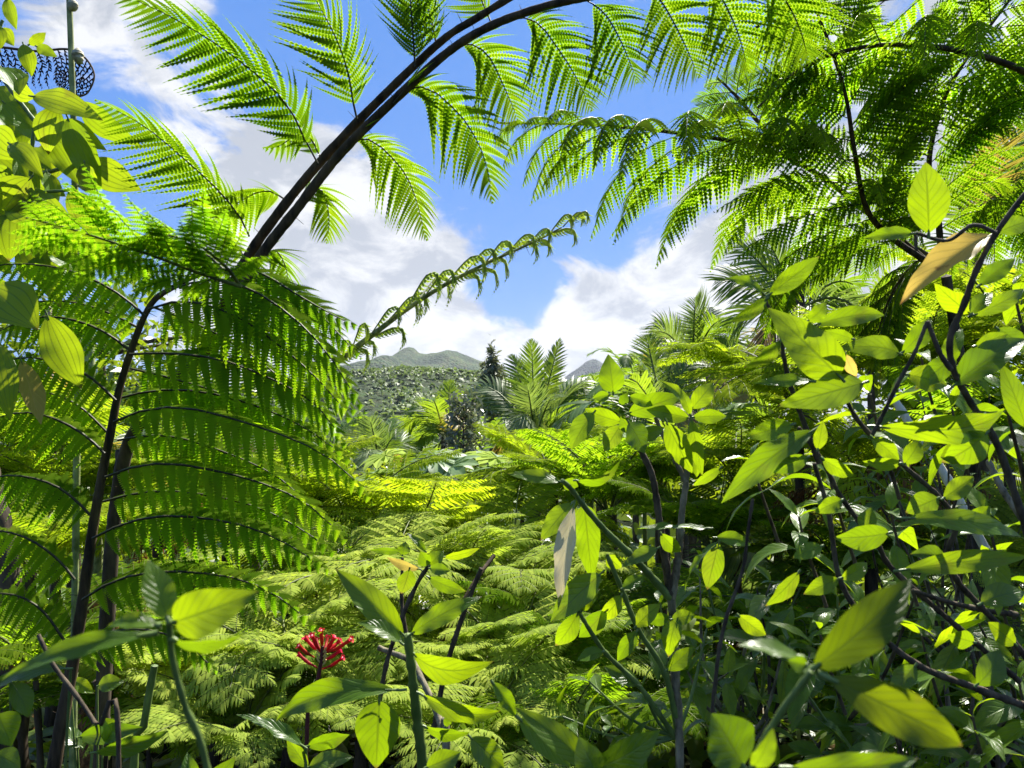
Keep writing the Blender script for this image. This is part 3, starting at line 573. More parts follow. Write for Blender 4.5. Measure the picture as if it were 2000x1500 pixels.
# ------------------------------------------------------------------ smaller ferns: shared frond meshes, every plant a thing of its own
def fern_frond_mesh(seed, arch=1.0, npin=19, npair=15, tpl='blade', w=.27, wid=.088, dead=0):
    rg = np.random.default_rng(seed); s = np.linspace(0, 1, 40); el = np.radians(62-arch*88*s+rg.normal()*4); az = rg.normal()*.25*s
    C = np.cumsum(np.stack([np.sin(az)*np.cos(el), np.cos(az)*np.cos(el), np.sin(el)], -1)/40, 0); C -= C[0]
    mb = MB(); tube(mb, C[::5], [.009, .006, .002], 5, 1, n=16)
    for sd in (-1, 1):
        for t in .16+.82*(np.arange(npin)+.2+.3*(sd > 0))/npin:
            if dead and rg.random() < min(.25, dead*.5): continue
            p, T = at(C, t); p = p[0]; T = T[0]; N_ = nrm(Z-(Z@T)*T); S = np.cross(T, N_); u = (t-.16)/.84
            pr = (.6+.4*min(1, u/.3))*(1-max(0, (u-.3)/.7)**1.6)+.05; L = w*pr*rg.uniform(.88, 1.1); a = math.radians(72-30*u+rg.normal()*6); dr = rg.uniform(.2, .45)+dead
            D = nrm(T*math.cos(a)+sd*S*math.sin(a)+N_*.12); pts = np.array([p, p+D*L*.35-Z*L*dr*.02, p+D*L*.7-Z*L*dr*.18, p+D*L*.97-Z*L*dr*.48])
            feather(mb, pts, N_*.7+Z*.3, max(6, int(npair*(.4+.6*pr))), wid*(.35+.65*pr), tpl=tpl, fat=.47 if dead < .5 else .3, fold=10, curl=.22, seed=int(rg.integers(1e6)), rad=.0016, rk=3, m=0, jit=3+dead*20)
    return mb
FF = {}
def ff(mat, stem='midrib'):
    if mat not in FF: FF[mat] = [fern_frond_mesh(60+i, [.75, .95, 1.1, .85, 1.25, .6, 1.0, 1.15][i], npin=[12, 11, 13, 10, 12, 11, 13, 11][i], npair=[18, 17, 18, 16, 19, 17, 18, 17][i], tpl='blade', w=[.40, .44, .36, .48, .40, .36, .38, .45][i], dead=.6 if 'dead' in mat else [0, 0, .12, 0, .2, 0, .1, 0][i]).mesh('frond', [M[mat], M[stem]]) for i in range(8)]
    return FF[mat]
FL = {}
def fern_plant(px, py, d, L, mat, label, n=9, group='ferns of the sunlit fern bank', az0=None, spread=(0, 2*math.pi), tilt=(-8, 16), name='fern', stem='midrib', deadn=0):
    c = pix(px, py, d); rg = random.Random(int(px*7+py*13+d*100)); g = to_ground(c); t = thing(name, g, label, 'fern', group)
    if c[2]-g[2] > .06:
        mb = MB(); tube(mb, [g, (g+c)/2+np.array([rg.uniform(-.03, .03), 0, 0]), c], [.035, .03, .025] if L > .6 else [.015, .012, .01], 8, 0, n=14, wob=.12, seed=int(px)); part('trunk', mb, M['bark'], t)
    for k in range(n):
        dead = k < deadn; o = link('frond', rg.choice(ff('fern_dead' if dead else mat, stem)), t, c)
        az = spread[0]+(spread[1]-spread[0])*(k+rg.uniform(.1, .9))/n; s = 1.04*L*rg.uniform(.75, 1.12)
        o.rotation_euler = (math.radians(rg.uniform(*tilt)-(45 if dead else 0)), math.radians(rg.uniform(-8, 8)), az); o.scale = (s, s, s)
    return t
E = 'ferns of the sunlit fern bank'
for px, py, d, L, mat, n, dn, lab in [
    (945, 1015, 6.4, 1.05, 'fern_young', 10, 0, 'bright yellow green fern standing up in front of the palms'),
    (1085, 975, 6.0, 1.0, 'fern_young', 10, 0, 'yellow green fern directly below the tall central palm'),
    (690, 1055, 5.2, .95, 'fern_young', 10, 0, 'lime coloured fern just beyond the tips of the black stalked fern'),
    (800, 1090, 5.0, .9, 'fern_young', 9, 2, 'lime coloured fern left of the browned fern'),
    (1005, 1085, 4.7, .8, 'fern_young', 9, 4, 'partly browned fern in the middle of the fern bank'),
    (1190, 1010, 5.2, .95, 'fern', 9, 0, 'mid green fern behind the hanging dry white leaf'),
    (1290, 960, 5.6, 1.0, 'fern', 9, 0, 'mid green fern behind the pale forked shrub stem'),
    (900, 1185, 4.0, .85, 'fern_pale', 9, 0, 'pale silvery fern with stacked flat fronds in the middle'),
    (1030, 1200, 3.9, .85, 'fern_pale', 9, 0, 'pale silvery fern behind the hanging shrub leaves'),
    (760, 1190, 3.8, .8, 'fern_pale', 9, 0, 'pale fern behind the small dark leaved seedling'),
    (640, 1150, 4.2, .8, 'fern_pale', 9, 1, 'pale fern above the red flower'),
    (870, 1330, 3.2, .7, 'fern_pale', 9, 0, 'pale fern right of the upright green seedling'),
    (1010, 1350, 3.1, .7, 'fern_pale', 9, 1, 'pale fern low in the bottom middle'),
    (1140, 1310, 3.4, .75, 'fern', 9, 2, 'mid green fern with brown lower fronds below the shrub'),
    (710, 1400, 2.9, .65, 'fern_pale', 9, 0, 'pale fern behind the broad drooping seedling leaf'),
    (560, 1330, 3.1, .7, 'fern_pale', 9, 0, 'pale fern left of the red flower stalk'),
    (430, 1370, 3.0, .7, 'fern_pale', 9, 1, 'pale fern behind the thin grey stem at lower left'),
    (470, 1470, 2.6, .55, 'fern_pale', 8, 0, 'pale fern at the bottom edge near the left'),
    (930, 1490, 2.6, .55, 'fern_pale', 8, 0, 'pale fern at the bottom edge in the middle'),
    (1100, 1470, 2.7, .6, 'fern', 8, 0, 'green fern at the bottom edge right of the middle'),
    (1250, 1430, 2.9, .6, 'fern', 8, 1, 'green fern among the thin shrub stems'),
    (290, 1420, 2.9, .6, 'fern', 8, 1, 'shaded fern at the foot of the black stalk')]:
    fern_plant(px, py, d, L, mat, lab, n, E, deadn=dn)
for px, py, d, L, mat, n, dn, lab in [
    (1560, 815, 4.2, .95, 'fern_young', 10, 0, 'sunlit fern drooping below the dark palm crown'),
    (1790, 770, 4.3, .95, 'fern_young', 10, 0, 'sunlit fern glimpsed between the right hand shrub leaves'),
    (1960, 660, 4.6, 1.0, 'fern_young', 10, 0, 'sunlit fern at the right edge under the tree fern'),
    (1700, 980, 3.6, .8, 'fern_young', 9, 1, 'yellowing fern with hanging fronds behind the dark branches'),
    (1900, 900, 3.4, .8, 'fern', 9, 3, 'fern with brown dead fronds beside the pale cane'),
    (1440, 960, 4.7, .9, 'fern_young', 9, 0, 'yellow green fern right of the forked shrub stem'),
    (1390, 1080, 4.2, .8, 'fern', 9, 0, 'green fern above the silvery palm leaf'),
    (1520, 1280, 3.4, .7, 'fern', 9, 1, 'shaded fern in the thicket below the silvery palm leaf'),
    (1660, 1390, 3.0, .65, 'fern', 9, 0, 'shaded fern low in the thicket on the right'),
    (1860, 1330, 3.2, .7, 'fern_pale', 9, 1, 'pale fern seen through the right hand thicket'),
    (1960, 1170, 3.5, .75, 'fern_pale', 9, 0, 'silvery fern behind the pale canes'),
    (1780, 1480, 2.7, .55, 'fern', 8, 0, 'shaded fern at the bottom right edge'),
    (1650, 1160, 3.8, .8, 'fern', 9, 1, 'dim fern in the middle of the right hand thicket')]:
    fern_plant(px, py, d, L, mat, lab, n, 'ferns behind the right hand shrub', deadn=dn)
for px, py, d, L, mat, n, dn, lab in [
    (60, 1120, 3.4, .8, 'fern_young', 9, 0, 'sunlit fern at the left edge behind the black stalk'),
    (110, 985, 4.2, .9, 'fern_young', 9, 0, 'yellow sunlit fern between the pink trunk and the lime trunk'),
    (310, 1040, 4.6, .9, 'fern_young', 9, 1, 'sunlit fern seen between the drooping leaflets'),
    (440, 990, 5.2, .9, 'fern_young', 9, 2, 'yellowing fern behind the large left frond'),
    (560, 1040, 5.0, .9, 'fern_young', 9, 1, 'lime fern behind the tips of the large left frond'),
    (10, 900, 4.4, .9, 'fern', 9, 0, 'green fern far left behind the drooping leaflets'),
    (70, 1330, 2.6, .6, 'fern', 8, 1, 'dim fern in the shade at lower left'),
    (470, 1190, 3.8, .7, 'fern', 8, 3, 'half brown fern beside the fibrous trunk')]:
    fern_plant(px, py, d, L, mat, lab, n, 'ferns behind the large left frond', deadn=dn)

# ------------------------------------------------------------------ palms
QS = [2000]
def palm_frond(root, P, up, n, wid, mats, ang=58, fold=-14, hang=.06, curl=.28, rad=.018, fat=.52, bare=.16, seed=None):
    QS[0] += 1; mb = MB(); feather(mb, spline(P, 40), up, n, wid, ang=ang, fold=fold, hang=hang, tpl='strip', fat=fat, bare=bare, seed=QS[0], rad=rad, curl=curl, sweep=.1, taper=2.6, peak=.42, jit=3, angend=26, basew=.55)
    return part('frond', mb, [M[mats[0]], M[mats[1]]], root, P[0])
def palm(px, py, d, label, tips, mats='palm', rad=.12, wid=.62, extra=0, L=2.4, group='palms in front of the hills', trunk=True, n=42, name='palm_tree'):
    c = pix(px, py, d); g = to_ground(c); rg = random.Random(int(px*3+py*5+d*31)); t = thing(name, g, label, 'palm', group)
    if trunk: mb = MB(); tube(mb, [g, (g+c)/2, c-Z*.02, c+Z*.25], [rad*1.15, rad, rad*.8, rad*.5], 12, 0, n=30, wob=.03, seed=int(px)); part('trunk', mb, M['bark'], t)
    for tp in tips:
        tx, ty = tp[:2]; k = dict(tp[2]) if len(tp) > 2 else {}
        dd = k.get('dd', rg.uniform(-.08, .08)); e = pix(tx, ty, d*(1+dd)); bow = k.get('bow', .16); v = e-c; l = np.linalg.norm(v)
        lift = Z*l*bow; P = [c, c+v*.3+lift*.85, c+v*.65+lift*1.0, e]
        face = k.get('face', rg.choice((-1, 1))*rg.uniform(.5, 1.1)); up = nrm(Z*.75-FWD*face+RIGHT*rg.uniform(-.2, .2))
        palm_frond(t, P, up, k.get('n', n), wid*k.get('w', 1)*rg.uniform(.9, 1.1), (k.get('m', mats), 'stipe_green'), rad=.022*rad/.12, hang=k.get('hang', .08))
    for i in range(extra):
        az = rg.random()*6.28; el = rg.uniform(.15, 1.2); l = L*rg.uniform(.8, 1.1); D = np.array([math.cos(az)*math.cos(el), math.sin(az)*math.cos(el), math.sin(el)]); H = np.array([math.cos(az), math.sin(az), 0])
        P = [c, c+D*l*.35, c+D*l*.62+H*l*.1, c+D*l*.72+H*l*.35-Z*l*.22*math.cos(el)*1.6]
        palm_frond(t, P, nrm(Z+.2*H), n-8, wid, (mats if rg.random() < .85 else 'palm_old', 'stipe_green'), rad=.02*rad/.12)
    return t
palm(1045, 862, 15, 'tall central palm with upright fan of long fronds before the clouds',
     [(1038, 662, {'m': 'palm', 'bow': .02, 'face': 1, 'w': .7}), (1094, 660, {'bow': .02, 'face': .9, 'w': .6}), (998, 692, {'bow': .08, 'w': .8}), (925, 782, {'bow': .24, 'w': .9}), (905, 770, {'bow': .25, 'dd': .05, 'face': .6, 'm': 'palm_grey'}),
      (1030, 752, {'bow': .05, 'face': 1.2, 'm': 'palm_grey', 'dd': -.06}), (1150, 735, {'bow': .08, 'w': .9}), (1178, 808, {'bow': .18}), (1135, 760, {'bow': .10, 'm': 'palm_grey'}), (1160, 872, {'bow': .2}), (965, 900, {'bow': .3, 'm': 'palm_old', 'hang': .35, 'w': .8}), (1010, 905, {'bow': .35, 'm': 'palm_grey', 'dd': -.12, 'hang': .3}), (1080, 770, {'bow': .05, 'dd': -.1, 'face': 1.1, 'm': 'palm_grey'})])
palm(742, 905, 13, 'pale grey green palm with upright fronds below the palm covered hill',
     [(700, 832, {'bow': .04, 'm': 'palm_grey', 'face': 1}), (722, 815, {'bow': .02, 'm': 'palm_grey', 'face': 1, 'w': .8}), (768, 815, {'bow': .05, 'face': .9, 'w': .8}), (772, 850, {'bow': .12}), (690, 905, {'bow': .2, 'm': 'palm_grey'}), (668, 870, {'bow': .15}), (805, 872, {'bow': .25}), (800, 930, {'bow': .3, 'm': 'palm_old'}), (700, 960, {'bow': .3, 'dd': -.1, 'm': 'palm_grey'})], wid=.42, rad=.1, n=36)
palm(868, 862, 16, 'dusky drooping palm between the pale palm and the dark conical tree',
     [(800, 802, {'bow': .3}), (788, 838, {'bow': .35, 'hang': .2}), (880, 742, {'bow': .06, 'w': .8}), (835, 778, {'bow': .2}), (800, 905, {'bow': .35, 'hang': .2}), (905, 790, {'bow': .1}), (900, 900, {'bow': .35}), (900, 835, {'bow': .2, 'dd': -.1, 'm': 'palm_old'}), (845, 960, {'bow': .3, 'hang': .3, 'm': 'palm_grey'}), (870, 752, {'bow': .12, 'dd': .05})], wid=.5)
palm(1352, 712, 14, 'palm whose crown stands highest against the clouds, left of the dark frond',
     [(1358, 582, {'bow': .0, 'face': 1.1, 'm': 'palm_grey'}), (1280, 628, {'bow': .12}), (1268, 650, {'bow': .2, 'm': 'palm_grey'}), (1420, 622, {'bow': .15}), (1440, 680, {'bow': .25}), (1300, 690, {'bow': .25}), (1400, 760, {'bow': .3, 'm': 'palm_dry', 'hang': .3}), (1390, 600, {'bow': .05})])
palm(1292, 800, 12, 'bright green palm with a broad fan beside the yellow shrub tips',
     [(1262, 655, {'bow': .03, 'face': 1}), (1240, 690, {'bow': .08}), (1322, 668, {'bow': .04, 'face': 1}), (1215, 735, {'bow': .16, 'm': 'palm_grey'}), (1365, 700, {'bow': .12}), (1200, 800, {'bow': .25}), (1385, 780, {'bow': .25}), (1250, 880, {'bow': .3, 'hang': .3}), (1340, 860, {'bow': .3, 'm': 'palm_old'})], wid=.48)
palm(1172, 815, 18, 'small dark palm in the gap right of the central palm', [(1120, 760), (1150, 728), (1195, 732, {'m': 'palm_grey'}), (1230, 770), (1110, 810), (1240, 830), (1170, 900, {'bow': .4, 'hang': .3}), (1130, 880)], wid=.5)
palm(1560, 610, 6.5, 'dark palm silhouette with stiff fronds poking out under the tree fern',
     [(1398, 548, {'bow': .10, 'face': 1, 'dd': -.02}), (1440, 476, {'bow': .06, 'face': 1}), (1420, 640, {'bow': .2, 'face': .9}), (1500, 470, {'bow': .05, 'face': 1}), (1600, 470, {'bow': .05}), (1680, 560, {'bow': .2}), (1480, 700, {'bow': .35, 'hang': .3, 'm': 'palm_dry'}), (1640, 700, {'bow': .3}), (1720, 660, {'bow': .3, 'm': 'palm_grey'}), (1560, 740, {'bow': .2, 'hang': .4, 'm': 'palm_dry', 'dd': -.15})], wid=.36, rad=.09, n=36, group='palms on the right')
palm(1900, 470, 6.0, 'palm frond fan at the right edge behind the tree fern',
     [(2010, 240, {'bow': .05, 'face': 1}), (2060, 330, {'bow': .1}), (1950, 250, {'bow': .02, 'm': 'palm_old'}), (2040, 430, {'bow': .15}), (1830, 330, {'bow': .1, 'm': 'palm_grey'}), (1900, 640, {'bow': .2, 'hang': .3, 'm': 'palm_grey'}), (1820, 600, {'bow': .3})], wid=.36, rad=.08, n=36, group='palms on the right')
palm(1520, 1110, 4.6, 'low palm with silvery stiff leaf in the thicket on the right',
     [(1470, 955, {'bow': .02, 'face': 1.2, 'm': 'palm_grey'}), (1560, 940, {'bow': .05, 'face': 1, 'm': 'palm_grey'}), (1370, 1100, {'bow': .15, 'm': 'palm_grey', 'face': 1}), (1360, 1190, {'bow': .25, 'm': 'palm_grey', 'face': .8}), (1650, 1080, {'bow': .2}), (1450, 1240, {'bow': .4, 'm': 'palm_grey', 'hang': .2}), (1620, 1200, {'bow': .3})], wid=.22, rad=.04, n=34, trunk=True, group='palms on the right')
palm(1960, 1060, 4.4, 'low palm with grey green leaves behind the pale canes', [(1850, 1030, {'bow': .15, 'm': 'palm_grey', 'face': 1}), (1900, 950, {'bow': .1, 'm': 'palm_grey'}), (2040, 960, {'bow': .1}), (1860, 1160, {'bow': .3, 'm': 'palm_grey'}), (2040, 1120, {'bow': .2})], wid=.2, rad=.04, n=32, group='palms on the right')
palm(150, 880, 6.0, 'shaded palm with striped leaves between the pink trunk and the lime trunk', [(60, 760), (130, 700, {'m': 'palm_old'}), (240, 780), (260, 870), (30, 880), (330, 950, {'m': 'palm_old'}), (60, 960)], wid=.3, rad=.05, n=30, group='palms behind the left frond')
palm(500, 960, 6.5, 'yellowed palm with drooping orange leaves behind the left frond', [(430, 860, {'m': 'palm_old'}), (540, 850, {'m': 'palm_old', 'bow': .1}), (580, 900, {'m': 'palm_old'}), (420, 940, {'m': 'palm_old'}), (560, 980, {'m': 'palm_dry', 'hang': .3}), (480, 1040, {'m': 'palm_dry', 'hang': .3}), (610, 960, {'m': 'palm_old'})], wid=.26, rad=.05, n=26, group='palms behind the left frond')
for px, py, d, lab in [(640, 880, 22, 'distant palm half hidden by the left fern, under the hill'), (960, 830, 24, 'distant palm behind the dark conical tree'), (1240, 760, 24, 'distant palm behind the bright green palm'), (1420, 780, 20, 'distant palm behind the sunlit drooping fern'),
                       (830, 880, 26, 'distant palm behind the dusky drooping palm'), (1110, 800, 30, 'distant palm behind the central palm'), (1560, 740, 18, 'distant palm under the dark palm silhouette'), (1700, 700, 16, 'distant palm behind the right hand shrub'), (1880, 720, 14, 'distant palm behind the right hand branches'), (560, 900, 20, 'distant palm behind the yellowed palm'), (1330, 900, 11, 'shaded palm below the bright green palm'), (930, 900, 18, 'shaded palm at the foot of the central palm')]:
    palm(px, py, d, lab, [], extra=11, wid=.5, rad=.1, L=2.5, n=34, group='palms farther down the slope')

# ------------------------------------------------------------------ small leaved trees and bushes
def cloud_of_leaves(mb, c, rx, ry, rz, n, size, seed, cone=0.0, hollow=.3, tpl='quad', w=.32, clumps=40):
    rg = np.random.default_rng(seed); k = rg.normal(size=(clumps, 3)); k = nrm(k)*(hollow+(1-hollow)*rg.random((clumps, 1))**.6)
    p = k[rg.integers(clumps, size=n)]+rg.normal(size=(n, 3))*.17
    h = (p[:, 2]+1)/2; sc = 1-cone*np.clip(h, 0, 1.1); p = p*np.stack([rx*sc, ry*sc, np.full(n, rz)], -1)+c
    D = nrm(rg.normal(size=(n, 3))+np.array([0, 0, .1])); A = nrm(np.cross(D, rg.normal(size=(n, 3)))); L = size*rg.uniform(.6, 1.25, n)
    tv, tf = TPL[tpl]; s = tv[:, 0][None, :, None]; wv = tv[:, 1][None, :, None]
    V = p[:, None]+L[:, None, None]*(s*D[:, None]+wv*w*.5*A[:, None]-s*s*.25*Z)
    U = np.zeros_like(V); U[..., 0] = tv[:, 1][None]; U[..., 1] = tv[:, 0][None]; U[..., 2] = rg.random(n)[:, None]
    mb.add(V, tf[None]+(np.arange(n)*len(tv))[:, None, None], U); return k*np.array([rx, ry, rz])+c
def small_tree(px, py_top, py_bot, wpx, d, n, size, mat, label, cat, cone=.75, name='small_tree', seed=1, group=None):
    top, bot = pix(px, py_top, d), pix(px, py_bot, d); c = (top+bot)/2; rz = (top[2]-bot[2])/2; rx = wpx/2/FPX*d; g = to_ground(bot)
    t = thing(name, g, label, cat, group); mb = MB(); ends = cloud_of_leaves(mb, c, rx, rx, rz, n, size, seed, cone); cr = part('crown', mb, M[mat], t, c)
    mb = MB(); tube(mb, [g, bot, c, top-Z*.1*rz], [rx*.05, rx*.045, rx*.03, rx*.01], 8, 0, n=20, wob=.05)
    for e in ends[:26]:
        b = np.array([c[0], c[1], e[2]-.35*rz*.5]); b = g+(top-g)*np.clip((b[2]-g[2])/(top[2]-g[2]), .05, .9); tube(mb, [b, (b+e)/2+Z*.03, e], [rx*.03, rx*.018, rx*.006], 5, 0, n=6)
    part('trunk', mb, M['twig'], t, g); return t
small_tree(960, 676, 830, 84, 20, 1700, .18, 'leaf_dusky', 'dark conical tree with tiny glinting leaves rising beside the central palm', 'tree', .72, 'conical_tree', 1)
small_tree(905, 765, 915, 105, 12.5, 800, .13, 'leaf_dusky', 'dark small leaved tree with white glints below the conical tree', 'tree', .35, 'small_tree', 2)
for i, (px, pt, pb, w, d, n, sz, mat, lab) in enumerate([
    (520, 810, 930, 380, 30, 2600, .45, 'leaf_small', 'leafy tree behind the left fern, under the hill'),
    (1480, 640, 900, 420, 26, 2600, .42, 'leaf_small', 'leafy tree behind the palms on the right'),
    (1850, 520, 900, 520, 18, 3200, .32, 'leaf_small', 'leafy tree behind the right hand shrub'),
    (200, 560, 900, 520, 16, 3200, .30, 'leaf_small', 'leafy tree behind the large left frond'),
    (740, 905, 985, 260, 11, 2400, .16, 'leaf_small', 'low bush below the pale grey green palm'),
    (1200, 880, 980, 340, 10, 2600, .15, 'leaf_small', 'low bush under the small dark palm'),
    (1020, 915, 985, 300, 9, 2200, .14, 'leaf_small', 'low bush behind the yellow green ferns'),
    (-40, 900, 1160, 400, 6, 2600, .12, 'leaf_small', 'sunlit bush at the left edge behind the fern'),
    (380, 860, 1040, 340, 7.5, 2400, .13, 'leaf_small', 'sunlit bush behind the lime trunk'),
    (1780, 880, 1100, 420, 6.0, 2600, .12, 'leaf_small', 'bush behind the pale canes'),
    (1460, 880, 1060, 300, 7.0, 2400, .13, 'leaf_small', 'bush behind the silvery palm leaf')]):
    small_tree(px, pt, pb, w, d, n, sz, mat, lab, 'tree' if d > 15 else 'bush', .15, 'leafy_tree' if d > 15 else 'bush', 20+i, 'trees and bushes on the slope')

def lobed_leaf(mb, p, normal, R, rg, nl=9):
    N_ = nrm(np.asarray(normal, float)); A = nrm(np.cross(N_, rg.normal(size=3))); B = np.cross(N_, A)
    for k in range(nl):
        th = (k-(nl-1)/2)*2*math.pi/(nl+1.0); l = R*(1-.35*(abs(k-(nl-1)/2)/nl*2)**2); D = math.cos(th)*A+math.sin(th)*B
        leaf_grid(mb, p, p+D*l-N_*l*.2, R*.42, N_, bow=.08, fold=.2, wave=.012, seed=int(rg.integers(1e6)), stalk=False, shape='ob', nu=8, nv=4)
def cecropia(px, py, d, label, nleaf=8, R=.34, h=.5):
    c = pix(px, py, d); g = to_ground(c); rg = np.random.default_rng(int(px+py)); t = thing('lobed_leaf_sapling', g, label, 'sapling', 'saplings with lobed leaves'); mb = MB(); tube(mb, [g, c], [.03, .018], 8, n=12); part('stem', mb, M['stipe_green'], t)
    for k in range(nleaf):
        az = k*2.4+rg.random(); r = h*rg.uniform(.35, 1); p = c+np.array([math.cos(az)*r, math.sin(az)*r, rg.uniform(-.05, .18)]); mb = MB(); tube(mb, [c-Z*.04*k/nleaf, (c+p)/2+Z*.03, p], [.008, .006, .005], 5, 1, n=6)
        lobed_leaf(mb, p, Z+.35*np.array([math.cos(az), math.sin(az), 0])+rg.normal(size=3)*.12, R*rg.uniform(.75, 1.1), rg); part('leaf', mb, [M['lobed'], M['stipe_green']], t, c)
for px, py, d, R, h, lab in [(850, 925, 8.0, .40, .7, 'sapling with broad pale lobed leaves in front of the palms'), (960, 945, 7.6, .36, .6, 'sapling with lobed leaves left of the central yellow fern'), (775, 960, 7.8, .34, .6, 'sapling with lobed leaves above the lime fern'),
                             (1155, 878, 8.5, .30, .3, 'small lobed leaf sapling standing under the dark palm'), (1258, 872, 7.8, .28, .35, 'lobed leaf sapling behind the shrub stem top'), (880, 975, 6.8, .3, .5, 'sapling with lobed leaves half hidden behind the lime ferns')]:
    cecropia(px, py, d, lab, 9, R, h)

# ------------------------------------------------------------------ centre shrub
def centre_shrub():
    g = to_ground(pix(1330, 1500, 1.36)); t = thing('leafy_shrub', g, 'tall shrub with pale forked stem and lime leaf tips right of the middle', 'shrub')
    mb = MB(); pts = np.vstack([g, pixs([(1328, 1500), (1320, 1350), (1316, 1240), (1311, 1168)], 1.36)]); tube(mb, pts, [.0065, .007, .0075], 9, 0, n=40, wob=.10, knots=6, seed=4); tr = part('stem', mb, M['branch_pale'], t, g)
    stems(t, [([(1311, 1168), (1300, 1100), (1287, 1010), (1274, 930), (1254, 885), (1238, 846), (1222, 815)], 1.36, 1.32, 8.5, 5)], 'twig')
    stems(t, [([(1312, 1168), (1325, 1085), (1332, 1000), (1340, 942), (1344, 890), (1350, 815)], 1.36, 1.33, 8.5, 4), ([(1340, 942), (1318, 898), (1295, 850), (1280, 815)], 1.34, 1.36, 5.5, 4)], 'branch_pale')
    stems(t, [([(1310, 1168), (1240, 1092), (1186, 1040), (1150, 1000), (1116, 956), (1098, 938)], 1.36, 1.26, 8.5, 4.5), ([(1186, 1085), (1214, 1150), (1246, 1228), (1296, 1310), (1320, 1400)], 1.32, 1.36, 4.5, 6), ([(1130, 1195), (1180, 1272), (1250, 1342), (1318, 1440)], 1.3, 1.37, 4, 6)], 'stem_green')
    hero_leaves(t, [
        (1198, 770, 1188, 691, 52, {'shape': 'egg', 'roll': .05}), (1191, 771, 1158, 778, 22), (1216, 824, 1142, 797, 34), (1162, 803, 1112, 876, 42, {'roll': .6}), (1213, 830, 1180, 882, 40, {'roll': .1}),
        (1226, 822, 1262, 884, 46, {'roll': -.7, 'm': 'leaf_blue'}), (1223, 808, 1332, 772, 50, {'bow': .2}), (1226, 774, 1277, 792, 26), (1210, 790, 1226, 768, 20), (1235, 846, 1212, 812, 30), (1240, 850, 1300, 838, 30, {'m': 'leaf_blue'}),
        (1349, 800, 1395, 746, 40, {'roll': .1}), (1345, 800, 1290, 745, 18, {'roll': .8}), (1349, 817, 1262, 800, 36), (1350, 815, 1421, 812, 30), (1300, 820, 1352, 928, 48, {'roll': .1}), (1350, 815, 1372, 930, 30), (1349, 812, 1330, 760, 20),
        (1120, 980, 1056, 1056, 46, {'roll': .2}), (1122, 982, 1091, 1182, 40, {'m': 'leaf_dry', 'fold': .9, 'label': 'dry whitish dead leaf hanging straight down', 'roll': .3, 'wave': .03}), (1140, 977, 1157, 1139, 56, {'roll': 0, 'bow': .03, 'shape': 'egg'}),
        (1100, 942, 990, 921, 26, {'roll': .6}), (1122, 938, 1214, 902, 20, {'roll': .9, 'bow': .2}), (1098, 940, 1130, 952, 26), (1178, 1116, 1073, 1215, 62, {'m': 'leaf_blue', 'roll': .2}), (1186, 1083, 1213, 1112, 30), (1288, 1069, 1214, 1106, 32, {'m': 'leaf_blue'}),
        (1388, 1032, 1232, 1027, 16, {'roll': 1.0}), (1405, 1057, 1381, 1152, 44, {'m': 'leaf_blue', 'roll': .1}), (1397, 1067, 1326, 1147, 12, {'roll': 1.1, 'm': 'leaf_blue'}), (1395, 1050, 1470, 1062, 30), (1350, 872, 1362, 932, 34), (1410, 912, 1352, 950, 20), (1290, 1040, 1330, 1080, 30),
        (1186, 1190, 1130, 1250, 40), (1240, 1226, 1290, 1180, 34), (1250, 1340, 1180, 1300, 34, {'m': 'leaf_blue'}), (1130, 1195, 1085, 1265, 40), (1135, 1195, 1170, 1150, 26), (1216, 1160, 1170, 1215, 34), (1214, 1150, 1262, 1122, 26), (1246, 1230, 1205, 1292, 32), (1180, 1272, 1125, 1290, 30),
        (1300, 1310, 1360, 1265, 34), (1310, 1210, 1360, 1200, 30), (1325, 1200, 1303, 1284, 40, {'roll': .2}), (1310, 1205, 1262, 1215, 26)], 1.32)
    rg = random.Random(5)
    for px, py, d in [(1254, 1345, 1.4), (1200, 1420, 1.4), (1290, 1180, 1.45), (1150, 1330, 1.4), (1100, 1400, 1.45), (1380, 1230, 1.5)]:
        p = pix(px, py, d); mb = MB(); q = pix(1322, 1440, 1.4); tube(mb, [q, (q+p)/2-Z*.02, p], [.0035, .003, .002], 6, 0, n=12, wob=.08); part('stem', mb, M['stem_green'], t, q); sprig(t, p, nrm(p-q)+Z*.5, .085, rg, 3, .03)
centre_shrub()

